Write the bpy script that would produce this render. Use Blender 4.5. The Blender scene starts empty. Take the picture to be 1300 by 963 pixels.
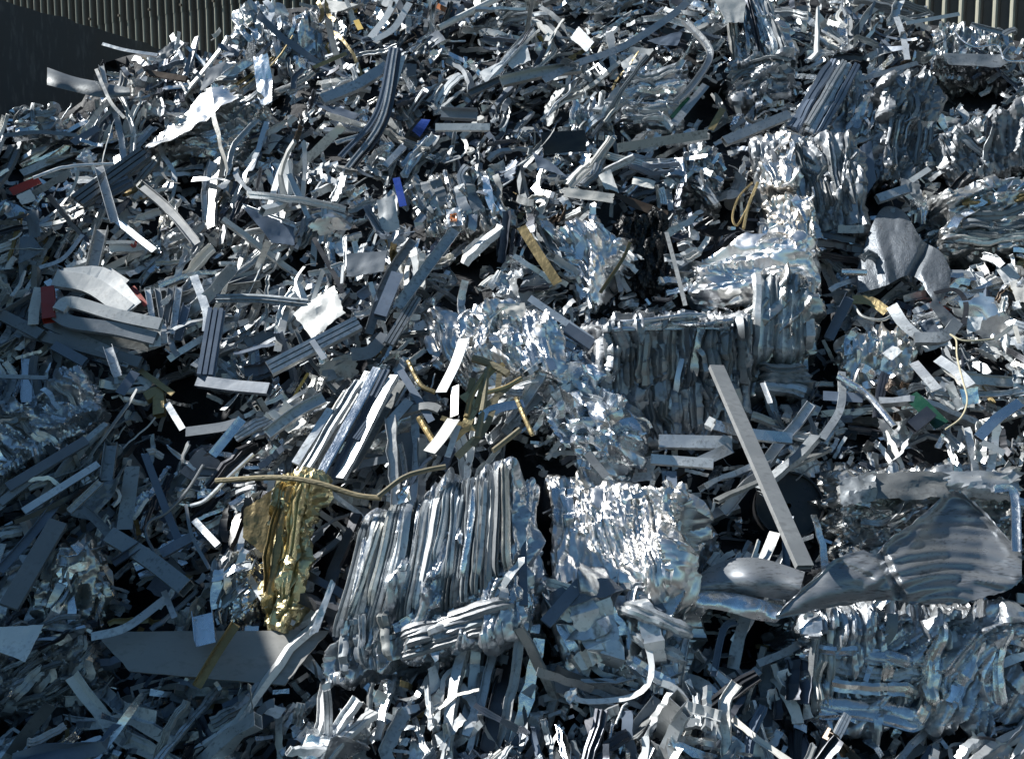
import bpy, math, random
import numpy as np
from mathutils import Vector
from mathutils.bvhtree import BVHTree

SC = bpy.context.scene
COL = SC.collection
rng = np.random.default_rng(11)
random.seed(11)
R = math.radians

# ------------------------------------------------------------------ camera, sky, sun, exposure
FPX, CX, CY = 1276.0, 650.0, 481.5          # focal length and centre in photo pixels (1300 x 963)
CAM = np.array([0.0, 0.0, 2.2])
PITCH = R(-6.0)
cam_d = bpy.data.cameras.new('camera')
cam_d.sensor_width = 36.0
cam_d.lens = 36.0 * FPX / 1300.0
cam_d.clip_end = 3000
cam = bpy.data.objects.new('camera', cam_d)
COL.objects.link(cam)
cam.location = CAM
cam.rotation_euler = (math.pi / 2 + PITCH, 0, 0)
SC.camera = cam

SUN_DIR = Vector((-0.70, 0.16, 0.66)).normalized()   # towards the sun
w = bpy.data.worlds.new('World'); SC.world = w; w.use_nodes = True
nt = w.node_tree
bg = nt.nodes['Background']
sky = nt.nodes.new('ShaderNodeTexSky'); sky.sky_type = 'NISHITA'; sky.sun_disc = False
sky.sun_elevation = math.asin(SUN_DIR.z)
sky.sun_rotation = math.atan2(SUN_DIR.x, SUN_DIR.y)
sky.air_density = 1.0; sky.dust_density = 0.0; sky.ozone_density = 1.6
tint = nt.nodes.new('ShaderNodeMix'); tint.data_type = 'RGBA'; tint.blend_type = 'MULTIPLY'; tint.inputs['Factor'].default_value = 1.0
tint.inputs['B'].default_value = (0.76, 1.0, 1.0, 1)
nt.links.new(sky.outputs[0], tint.inputs['A']); nt.links.new(tint.outputs['Result'], bg.inputs[0]); bg.inputs[1].default_value = 0.05
sun_d = bpy.data.lights.new('sun', 'SUN'); sun_d.energy = 5.0; sun_d.angle = R(0.5); sun_d.color = (1.0, 0.985, 0.93)
sun = bpy.data.objects.new('sun', sun_d); COL.objects.link(sun)
sun.rotation_euler = SUN_DIR.to_track_quat('Z', 'Y').to_euler(); sun.location = (-8, -4, 12)
SC.view_settings.view_transform = 'Standard'; SC.view_settings.look = 'None'
SC.view_settings.exposure = 0.9; SC.view_settings.gamma = 1.0
SC.cycles.max_bounces = 6; SC.cycles.glossy_bounces = 4; SC.cycles.diffuse_bounces = 2
SC.cycles.sample_clamp_indirect = 6.0
SC.cycles.use_denoising = True

# ------------------------------------------------------------------ geometry helpers
FWD = np.array([0, math.cos(PITCH), math.sin(PITCH)])
UPV = np.array([0, -math.sin(PITCH), math.cos(PITCH)])
RGT = np.array([1.0, 0, 0])

def nrm(v):
    v = np.asarray(v, float)
    return v / (np.linalg.norm(v, axis=-1, keepdims=True) + 1e-12)

def ray(px, py):
    px = np.asarray(px, float); py = np.asarray(py, float)
    return (RGT * ((px - CX) / FPX)[..., None] + UPV * ((CY - py) / FPX)[..., None] + FWD)

def hsh(*a):
    h = np.zeros_like(np.asarray(a[0], dtype=np.int64)) + 1013904223
    for k, x in enumerate(a):
        h = (h ^ (np.asarray(x, dtype=np.int64) * (73856093, 19349663, 83492791, 49979687)[k % 4])) & 0x7fffffff
        h = (h * 1103515245 + 12345) & 0x7fffffff
        h = h ^ (h >> 13)
    return (h & 0xffffff) / float(0xffffff)

def vnoise(p):
    """value noise, p (...,3) -> -1..1"""
    i = np.floor(p).astype(np.int64); f = p - i; f = f * f * (3 - 2 * f)
    out = 0
    for dx in (0, 1):
        for dy in (0, 1):
            for dz in (0, 1):
                wgt = (f[..., 0] if dx else 1 - f[..., 0]) * (f[..., 1] if dy else 1 - f[..., 1]) * (f[..., 2] if dz else 1 - f[..., 2])
                out = out + wgt * hsh(i[..., 0] + dx, i[..., 1] + dy, i[..., 2] + dz)
    return out * 2 - 1

def depth_at(px, py):
    px = np.asarray(px, float); py = np.asarray(py, float)
    u = 0.1429 + 0.1203 * py / 963.0
    d = 1.0 / np.maximum(u, 0.08)
    q = np.stack([px / 210.0, py / 170.0, px * 0 + 3.3], -1)
    return d - 0.16 * vnoise(q)

def P(px, py, lift=0.0):
    """the point on the heap seen at a photo pixel, lifted towards the viewer by lift metres"""
    d = depth_at(px, py) - lift
    return CAM + ray(px, py) * np.asarray(d)[..., None]

def scale_at(px, py):
    return float(FPX / depth_at(px, py))          # photo pixels per metre

_a = P(650, 900) - P(650, 100)
NRM = nrm(np.cross(np.array([1.0, 0, 0]), nrm(P(650, 100) - P(650, 900))))
if NRM[2] < 0: NRM = -NRM

def new_obj(name, V, F, mats, parent=None, smooth=False, sharp=None, midx=None, center=None):
    """F: list of faces, or an (n,4) array of quads"""
    V = np.asarray(V, float)
    me = bpy.data.meshes.new(name)
    if center is None:
        center = V.mean(axis=0) if parent is None else np.zeros(3)
    VL = V - center
    if isinstance(F, np.ndarray):
        n = len(F); k = F.shape[1]
        me.vertices.add(len(V)); me.vertices.foreach_set('co', VL.astype(np.float32).ravel())
        me.loops.add(n * k); me.loops.foreach_set('vertex_index', F.astype(np.int32).ravel())
        me.polygons.add(n); me.polygons.foreach_set('loop_start', np.arange(0, n * k, k, dtype=np.int32))
        me.update(calc_edges=True)
    else:
        me.from_pydata(VL.tolist(), [], F)
    if not isinstance(mats, (list, tuple)): mats = [mats]
    for m in mats: me.materials.append(m)
    if midx is not None: me.polygons.foreach_set('material_index', np.asarray(midx, np.int32))
    if smooth:
        me.polygons.foreach_set('use_smooth', np.ones(len(me.polygons), bool))
        if sharp: me.set_sharp_from_angle(angle=R(sharp))
    else:
        me.polygons.foreach_set('use_smooth', np.zeros(len(me.polygons), bool))
    me.update()
    o = bpy.data.objects.new(name, me); COL.objects.link(o)
    o.location = center
    if parent is not None: o.parent = parent; 
    return o

def tag(o, label=None, cat=None, group=None, kind=None):
    if label: o['label'] = label
    if cat: o['category'] = cat
    if group: o['group'] = group
    if kind: o['kind'] = kind
    return o

def empty(name, loc):
    o = bpy.data.objects.new(name, None); o.empty_display_size = 0.1
    COL.objects.link(o); o.location = loc
    return o

# ------------------------------------------------------------------ materials
MATS = {}
def mat(name, base, met=0.0, rough=0.4, var=0.25, dirt=0.25, bump=0.25, bscale=18.0, rvar=0.15, stretch=None, spec=0.5, dirtcol=(0.05, 0.05, 0.055)):
    m = bpy.data.materials.new(name); m.use_nodes = True
    t = m.node_tree; N = t.nodes; L = t.links
    b = N['Principled BSDF']
    b.inputs['Metallic'].default_value = met
    b.inputs['Specular IOR Level'].default_value = spec
    tc = N.new('ShaderNodeTexCoord')
    oi = N.new('ShaderNodeObjectInfo')
    mp = N.new('ShaderNodeMapping')
    L.new(tc.outputs['Object'], mp.inputs['Vector'])
    if stretch: mp.inputs['Scale'].default_value = stretch
    n1 = N.new('ShaderNodeTexNoise'); n1.inputs['Scale'].default_value = 7.0; n1.inputs['Detail'].default_value = 6; n1.inputs['Roughness'].default_value = 0.65
    L.new(mp.outputs[0], n1.inputs['Vector'])
    n2 = N.new('ShaderNodeTexNoise'); n2.inputs['Scale'].default_value = 55.0; n2.inputs['Detail'].default_value = 4
    L.new(mp.outputs[0], n2.inputs['Vector'])
    # value variation: per object and mottled
    ma = N.new('ShaderNodeMapRange'); ma.inputs['From Min'].default_value = 0; ma.inputs['From Max'].default_value = 1
    ma.inputs['To Min'].default_value = 1 - var; ma.inputs['To Max'].default_value = 1.0 + var * 0.3
    L.new(oi.outputs['Random'], ma.inputs['Value'])
    mb = N.new('ShaderNodeMapRange'); mb.inputs['From Min'].default_value = 0.3; mb.inputs['From Max'].default_value = 0.7
    mb.inputs['To Min'].default_value = 1 - var * 0.7; mb.inputs['To Max'].default_value = 1.0
    L.new(n1.outputs['Fac'], mb.inputs['Value'])
    mm = N.new('ShaderNodeMath'); mm.operation = 'MULTIPLY'
    L.new(ma.outputs[0], mm.inputs[0]); L.new(mb.outputs[0], mm.inputs[1])
    vm = N.new('ShaderNodeVectorMath'); vm.operation = 'SCALE'; vm.inputs[0].default_value = base[:3]
    L.new(mm.outputs[0], vm.inputs['Scale'])
    # some pieces carry an old warm lacquer or grime of their own
    fr = N.new('ShaderNodeMath'); fr.operation = 'MULTIPLY'; fr.inputs[1].default_value = 7.31; L.new(oi.outputs['Random'], fr.inputs[0])
    f2 = N.new('ShaderNodeMath'); f2.operation = 'FRACT'; L.new(fr.outputs[0], f2.inputs[0])
    f3 = N.new('ShaderNodeMapRange'); f3.inputs['From Min'].default_value = 0.55; f3.inputs['To Max'].default_value = 0.45; L.new(f2.outputs[0], f3.inputs['Value'])
    hm = N.new('ShaderNodeMix'); hm.data_type = 'RGBA'; hm.blend_type = 'MULTIPLY'; hm.inputs['B'].default_value = (1.0, 0.88, 0.70, 1)
    L.new(f3.outputs[0], hm.inputs['Factor']); L.new(vm.outputs[0], hm.inputs['A'])
    # dirt blotches with shapes of their own
    cr = N.new('ShaderNodeMapRange'); cr.inputs['From Min'].default_value = 0.52; cr.inputs['From Max'].default_value = 0.68
    cr.inputs['To Min'].default_value = 0; cr.inputs['To Max'].default_value = dirt
    ad = N.new('ShaderNodeMath'); ad.operation = 'MULTIPLY_ADD'; ad.inputs[1].default_value = 0.5
    L.new(n2.outputs['Fac'], ad.inputs[0])
    hf = N.new('ShaderNodeMath'); hf.operation = 'MULTIPLY'; hf.inputs[1].default_value = 0.5
    L.new(n1.outputs['Fac'], hf.inputs[0]); L.new(hf.outputs[0], ad.inputs[2])
    L.new(ad.outputs[0], cr.inputs['Value'])
    mx = N.new('ShaderNodeMix'); mx.data_type = 'RGBA'
    L.new(cr.outputs[0], mx.inputs['Factor']); L.new(hm.outputs['Result'], mx.inputs['A']); mx.inputs['B'].default_value = (*dirtcol, 1)
    L.new(mx.outputs['Result'], b.inputs['Base Color'])
    rr = N.new('ShaderNodeMapRange'); rr.inputs['From Min'].default_value = 0.3; rr.inputs['From Max'].default_value = 0.7
    rr.inputs['To Min'].default_value = max(0.06, rough - rvar); rr.inputs['To Max'].default_value = min(1, rough + rvar)
    L.new(n1.outputs['Fac'], rr.inputs['Value']); L.new(rr.outputs[0], b.inputs['Roughness'])
    if bump:
        n3 = N.new('ShaderNodeTexNoise'); n3.inputs['Scale'].default_value = bscale; n3.inputs['Detail'].default_value = 3
        L.new(mp.outputs[0], n3.inputs['Vector'])
        bp = N.new('ShaderNodeBump'); bp.inputs['Strength'].default_value = bump; bp.inputs['Distance'].default_value = 0.012
        L.new(n3.outputs['Fac'], bp.inputs['Height']); L.new(bp.outputs[0], b.inputs['Normal'])
    MATS[name] = m
    return m

mat('alu_shiny', (0.86, 0.89, 0.93), 1.0, 0.27, 0.15, 0.12, 0.5, 22, 0.08)
mat('alu_mill', (0.74, 0.77, 0.80), 0.65, 0.38, 0.35, 0.65, 0.3, 16)
mat('alu_dull', (0.38, 0.41, 0.44), 0.6, 0.52, 0.45, 0.7, 0.25, 14)
mat('alu_dark', (0.13, 0.14, 0.17), 0.8, 0.42, 0.4, 0.4, 0.25, 14)
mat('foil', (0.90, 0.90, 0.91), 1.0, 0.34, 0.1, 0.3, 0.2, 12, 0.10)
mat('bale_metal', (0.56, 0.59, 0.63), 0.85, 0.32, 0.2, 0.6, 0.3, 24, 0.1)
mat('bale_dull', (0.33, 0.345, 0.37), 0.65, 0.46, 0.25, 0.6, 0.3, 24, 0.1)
mat('white_paint', (0.74, 0.76, 0.78), 0.0, 0.38, 0.3, 0.45, 0.15, 14)
mat('grey_paint', (0.24, 0.265, 0.30), 0.0, 0.42, 0.35, 0.35, 0.15, 14)
mat('blue_grey_paint', (0.16, 0.20, 0.27), 0.1, 0.4, 0.3, 0.3, 0.15, 14)
mat('black_anodised', (0.028, 0.03, 0.036), 0.2, 0.35, 0.3, 0.2, 0.15, 14)
mat('brown_anodised', (0.10, 0.07, 0.05), 0.4, 0.42, 0.3, 0.3, 0.15, 14)
mat('brass', (0.42, 0.33, 0.17), 0.6, 0.4, 0.35, 0.45, 0.5, 30, dirtcol=(0.08, 0.06, 0.03))
mat('gold_foil', (0.62, 0.53, 0.31), 0.85, 0.40, 0.2, 0.7, 0.6, 30, dirtcol=(0.09, 0.07, 0.03))
mat('yellow_paint', (0.48, 0.34, 0.09), 0.0, 0.45)
mat('red_paint', (0.36, 0.04, 0.025), 0.0, 0.4)
mat('orange_paint', (0.45, 0.15, 0.05), 0.0, 0.4)
mat('blue_plastic', (0.025, 0.06, 0.30), 0.0, 0.3)
mat('green_paint', (0.01, 0.055, 0.035), 0.0, 0.3)
mat('timber', (0.27, 0.235, 0.15), 0.0, 0.7, 0.4, 0.6, 0.4, 30, stretch=(1, 6, 6))
mat('rubber', (0.018, 0.018, 0.02), 0.0, 0.6)
mat('rope_fibre', (0.50, 0.46, 0.34), 0.0, 0.9)
mat('wool', (0.27, 0.29, 0.33), 0.4, 0.6, 0.3, 0.4, 0.9, 90)
mat('clinker', (0.02, 0.021, 0.024), 0.3, 0.25, 0.2, 0.1, 0.8, 80)
mat('packed_dirt_shade', (0.022, 0.024, 0.03), 0.0, 0.8, 0.3, 0.3, 0.8, 25)  # near-black colour carries the deep shade of the heap's gaps
mat('asphalt', (0.05, 0.05, 0.052), 0.0, 0.85, 0.3, 0.4, 0.4, 60)
mat('concrete', (0.075, 0.08, 0.09), 0.0, 0.85, 0.4, 0.8, 0.3, 5, stretch=(0.5, 0.5, 0.14), dirtcol=(0.15, 0.16, 0.17))
mat('cladding_valley_shade', (0.11, 0.102, 0.098), 0.0, 0.7, 0.2, 0.35, 0.1, 10)
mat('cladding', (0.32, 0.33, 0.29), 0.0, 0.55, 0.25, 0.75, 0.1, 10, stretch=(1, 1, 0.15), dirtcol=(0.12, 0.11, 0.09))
mat('bolt_steel', (0.10, 0.08, 0.06), 0.6, 0.6)
M = MATS

# ------------------------------------------------------------------ shape builders (return V, F)
def sec_flat(w, t): return np.array([(-w/2, 0), (w/2, 0), (w/2, t), (-w/2, t)]), None
def sec_angle(w, h, t): return np.array([(-w/2, 0), (w/2, 0), (w/2, t), (-w/2+t, t), (-w/2+t, h), (-w/2, h)]), None
def sec_channel(w, h, t): return np.array([(-w/2, 0), (w/2, 0), (w/2, h), (w/2-t, h), (w/2-t, t), (-w/2+t, t), (-w/2+t, h), (-w/2, h)]), None
def sec_box(w, h, t):
    o = np.array([(-w/2, 0), (w/2, 0), (w/2, h), (-w/2, h)]); i = np.array([(-w/2+t, t), (w/2-t, t), (w/2-t, h-t), (-w/2+t, h-t)])
    return o, i
def sec_groove(w, h, t, n=3):
    """window extrusion: grooved face, open back"""
    top = []; cell = w / n
    for k in range(n):
        x0 = w/2 - k * cell
        top += [(x0, h), (x0 - cell * 0.72, h), (x0 - cell * 0.72, h * 0.62), (x0 - cell, h * 0.62)]
    top[-1] = (-w/2, h * 0.62)
    pts = [(-w/2, 0), (-w/2 + t, 0), (-w/2 + t, h*0.62 - t), (w/2 - t, h*0.62 - t), (w/2 - t, 0), (w/2, 0)] + top
    return np.array(pts), None
def sec_step(w, h, t):
    """stepped frame extrusion"""
    return np.array([(-w/2, 0), (w/2, 0), (w/2, h*0.45), (w*0.2, h*0.45), (w*0.2, h), (w*0.2-t, h), (w*0.2-t, h*0.45+t), (-w*0.25, h*0.45+t), (-w*0.25, h*0.8), (-w/2, h*0.8)]), None
def sec_tube(w, t, n=10):
    a = np.linspace(0, 2*math.pi, n, endpoint=False)
    o = np.stack([np.cos(a), np.sin(a)], 1) * w/2; i = o * (1 - 2*t/w)
    return o, i
def sec_rod(w, n=6):
    a = np.linspace(0, 2*math.pi, n, endpoint=False)
    return np.stack([np.cos(a), np.sin(a)], 1) * w/2, None

def sweep(path, sec, up, twist=0.0, scl=None, crush=0.0):
    path = np.asarray(path, float); n = len(path)
    outer, inner = sec
    T = np.gradient(path, axis=0); T = nrm(T)
    V = []
    up = np.asarray(up, float)
    for k in range(n):
        t = T[k]
        side = np.cross(t, up); side = side / (np.linalg.norm(side) + 1e-9)
        nn = np.cross(side, t)
        if twist:
            a = twist * (k / (n - 1) - 0.5)
            side, nn = side * math.cos(a) + nn * math.sin(a), nn * math.cos(a) - side * math.sin(a)
        s = 1.0 if scl is None else scl[k]
        hs = 1.0 - (crush * hsh(np.int64(k * 7 + int(abs(path[0][0]) * 1e4))) if crush else 0)
        for loop in ([outer] if inner is None else [outer, inner]):
            V.append(path[k] + loop[:, :1] * side * s + loop[:, 1:] * nn * s * hs)
    V = np.concatenate(V)
    m = len(outer); st = m if inner is None else 2 * m
    F = []
    for k in range(n - 1):
        a, b = k * st, (k + 1) * st
        for j in range(m):
            j2 = (j + 1) % m
            F.append((a + j, a + j2, b + j2, b + j))
            if inner is not None:
                F.append((a + m + j2, a + m + j, b + m + j, b + m + j2))
    if inner is None:
        F.append(tuple(range(m - 1, -1, -1))); F.append(tuple((n - 1) * st + j for j in range(m)))
    else:
        e = (n - 1) * st
        for j in range(m):
            j2 = (j + 1) % m
            F.append((j2, j, m + j, m + j2)); F.append((e + j, e + j2, e + m + j2, e + m + j))
    return V, F

def slab(G, t):
    """a grid of points (a,b,3) as a sheet of thickness t"""
    a, b, _ = G.shape
    du = np.gradient(G, axis=0); dv = np.gradient(G, axis=1)
    N_ = nrm(np.cross(du, dv))
    V = np.concatenate([(G + N_ * t/2).reshape(-1, 3), (G - N_ * t/2).reshape(-1, 3)])
    idx = np.arange(a * b).reshape(a, b); o = a * b
    q = np.stack([idx[:-1, :-1], idx[1:, :-1], idx[1:, 1:], idx[:-1, 1:]], -1).reshape(-1, 4)
    q2 = q[:, ::-1] + o
    rim = []
    ring = list(idx[:, 0]) + list(idx[-1, 1:]) + list(idx[-2::-1, -1]) + list(idx[0, -2:0:-1])
    for i in range(len(ring)):
        x, y = ring[i], ring[(i + 1) % len(ring)]
        rim.append((y, x, x + o, y + o))
    return V, np.concatenate([q, q2, np.array(rim)])

def quad_grid(c, nu, nv, rag=0.0, r=None):
    """bilinear grid through corners c (4,3): c0->c1 is u, c0->c3 is v; ragged outline"""
    c = np.asarray(c, float)
    u = np.linspace(0, 1, nu)[:, None, None]; v = np.linspace(0, 1, nv)[None, :, None]
    if rag:
        r = r or rng
        k = r.normal(0, rag, (4, max(nu, nv)))
        uu = u + np.zeros((nu, nv, 1)); vv = v + np.zeros((nu, nv, 1))
        uu = uu + (k[0, :nv][None, :, None] * (1 - u) + k[1, :nv][None, :, None] * u) * 1.0
        vv = vv + (k[2, :nu][:, None, None] * (1 - v) + k[3, :nu][:, None, None] * v) * 1.0
        u, v = uu, vv
    return c[0] * (1-u)*(1-v) + c[1] * u*(1-v) + c[2] * u*v + c[3] * (1-u)*v

def bend_sheet(G, r, folds=1, amt=0.8, wav=0.01, curl=0.0):
    """partial folds about random lines lying in the sheet, plus waviness"""
    c = G.reshape(-1, 3).mean(0)
    du = G[-1, G.shape[1]//2] - G[0, G.shape[1]//2]; dv = G[G.shape[0]//2, -1] - G[G.shape[0]//2, 0]
    size = (np.linalg.norm(du) + np.linalg.norm(dv)) / 2
    e1 = nrm(du); n = nrm(np.cross(du, dv)); e2 = np.cross(n, e1)
    Q = G - c
    X = np.stack([Q @ e1, Q @ e2, Q @ n], -1)
    if curl:
        k = curl / size
        ang = X[..., 0] * k
        X = np.stack([np.sin(ang) / k, X[..., 1], X[..., 2] + (1 - np.cos(ang)) / k], -1)
    for _ in range(folds):
        a = r.uniform(0, math.pi); d = np.array([math.cos(a), math.sin(a), 0]); ax = np.array([-d[1], d[0], 0])
        off = r.normal(0, size * 0.2); s = X @ d - off
        th = r.normal(0, amt)
        mask = s > 0
        par = (X @ ax)[..., None] * ax; 
        h = X[..., 2]
        ns = s * math.cos(th) - h * math.sin(th); nh = s * math.sin(th) + h * math.cos(th)
        Y = par + d * (ns + off)[..., None] + np.array([0, 0, 1.0]) * nh[..., None]
        X = np.where(mask[..., None], Y, X)
    if wav:
        q = X / (size * 0.35) + r.uniform(0, 50, 3)
        X[..., 2] += vnoise(q) * wav + vnoise(q * 2.7) * wav * 0.5
    X -= X.reshape(-1, 3).mean(0)
    return c + X[..., :1] * e1 + X[..., 1:2] * e2 + X[..., 2:] * n

def catmull(pts, n):
    p = np.asarray(pts, float)
    if len(p) == 2: return p[0] + (p[1] - p[0]) * np.linspace(0, 1, n)[:, None]
    q = np.vstack([2*p[0]-p[1], p, 2*p[-1]-p[-2]])
    out = []; segs = len(p) - 1
    for t in np.linspace(0, segs - 1e-6, n):
        i = int(t); f = t - i
        a, b, c, d = q[i], q[i+1], q[i+2], q[i+3]
        out.append(0.5 * ((2*b) + (-a+c)*f + (2*a-5*b+4*c-d)*f*f + (-a+3*b-3*c+d)*f**3))
    return np.array(out)

# ---- crushed surface
def facets(p, cell, slope, seed, soft=0.22):
    """piecewise planar patches with steps between them: crushed, overlapping sheet"""
    r = np.random.default_rng(seed)
    lo, hi = p.min(0) - cell, p.max(0) + cell
    n = int(np.prod((hi - lo) / cell) * 1.0) + 4
    n = min(n, 520)
    s = r.uniform(lo, hi, (n, 3)); g = r.normal(0, slope, (n, 3)); o = r.normal(0, cell * slope * 0.35, n)
    out = np.empty(len(p)); idx = np.empty(len(p), int)
    wp = p + 0.25 * cell * np.stack([vnoise(p / cell * 1.3 + 7), vnoise(p / cell * 1.3 + 31), vnoise(p / cell * 1.3 + 77)], -1)
    for a in range(0, len(p), 6000):
        q = wp[a:a+6000]
        d = ((q[:, None, :] - s[None]) ** 2).sum(-1)
        i = d.argmin(1); idx[a:a+6000] = i
        ar = np.arange(len(i)); d1 = np.sqrt(d[ar, i]); d[ar, i] = 1e9
        i2 = d.argmin(1); d2 = np.sqrt(d[ar, i2])
        t = 0.5 + 0.5 * np.clip((d2 - d1) / (soft * cell), 0, 1)
        out[a:a+6000] = t * (((q - s[i]) * g[i]).sum(-1) + o[i]) + (1 - t) * (((q - s[i2]) * g[i2]).sum(-1) + o[i2])
    return out, idx, r

def lamella(p, cell, pitch, amp, seed, grain, spread=0.35):
    """patches of pressed strips lying side by side: rounded backs with steep edges"""
    _, idx, r = facets(p, cell, 0.0, seed)
    nc = idx.max() + 1
    dirs = nrm(np.asarray(grain)[None] + r.normal(0, spread, (nc, 3)))
    pk = pitch * r.uniform(0.7, 1.5, nc); ph = r.uniform(0, 9, nc)
    wv = 0.7 * vnoise(p / (pitch * 4.5) + seed % 17) + 0.12 * vnoise(p / pitch + 5)
    t = (p * dirs[idx]).sum(-1) / pk[idx] + ph[idx] + wv
    k = np.floor(t); s = t - k
    lev = hsh(k.astype(np.int64), idx); tl = hsh(k.astype(np.int64) + 77, idx) - 0.5; cr = 0.25 + 0.5 * hsh(k.astype(np.int64) + 31, idx)
    prof = np.clip(s / 0.16, 0, 1) * np.clip((1 - s) / 0.10, 0, 1) * (0.75 + 0.7 * tl * (s - 0.5) + 0.35 * np.clip(1 - np.abs(s - cr) / 0.12, 0, 1) * np.sign(tl))
    return amp * (prof + 0.9 * lev - 0.9) 

def box_grid(a, b, c, step, skip_back=False):
    V = []; F = []; off = 0
    h = np.array([a, b, c]) / 2
    for ax in range(3):
        o1, o2 = [i for i in range(3) if i != ax]
        n1 = max(2, int(2*h[o1] / step) + 1); n2 = max(2, int(2*h[o2] / step) + 1)
        for sgn in (-1, 1):
            m1, m2 = (n1, n2)
            g = np.zeros((m1, m2, 3))
            g[..., o1] = np.linspace(-h[o1], h[o1], m1)[:, None]; g[..., o2] = np.linspace(-h[o2], h[o2], m2)[None, :]
            g[..., ax] = sgn * h[ax]
            idx = np.arange(m1*m2).reshape(m1, m2) + off
            q = np.stack([idx[:-1, :-1], idx[1:, :-1], idx[1:, 1:], idx[:-1, 1:]], -1).reshape(-1, 4)
            flip = (sgn > 0) != (ax != 1)
            if flip: q = q[:, ::-1]
            V.append(g.reshape(-1, 3)); F.append(q); off += m1 * m2
    V = np.concatenate(V); F = np.concatenate(F)
    key = np.round(V / (step * 0.05)).astype(np.int64)
    _, first, inv = np.unique(key, axis=0, return_index=True, return_inverse=True)
    return V[first], inv.reshape(-1)[F]

OCC_V, OCC_F, OCC_ID = [], [], []      # everything that hides something, for the visibility read-out
_occ_n = 0
def occ(V, F, pid):
    global _occ_n
    V = np.asarray(V)
    OCC_V.append(V)
    if isinstance(F, np.ndarray): F = F.tolist()
    for f in F:
        OCC_F.append(tuple(int(i) + _occ_n for i in f)); OCC_ID.append(pid)
    _occ_n += len(V)

LANDMARKS = []    # (px, py, radius px, short name)
BALE_MASKS = []   # image quads of the bales, to keep the loose scrap from burying them

def face_frame(quad, lift, yaw, tilt):
    """four pixels -> four points on one plane facing the viewer, turned by yaw and tilted back by tilt"""
    q = np.asarray(quad, float); c = q.mean(0)
    C0 = P(c[0], c[1], lift)
    n = np.array([math.sin(R(yaw)) * math.cos(R(tilt)), -math.cos(R(yaw)) * math.cos(R(tilt)), math.sin(R(tilt))])
    pts = []
    for x, y in q:
        d = ray(x, y); t = ((C0 - CAM) @ n) / (d @ n)
        pts.append(CAM + d * t)
    return np.array(pts), n

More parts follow.
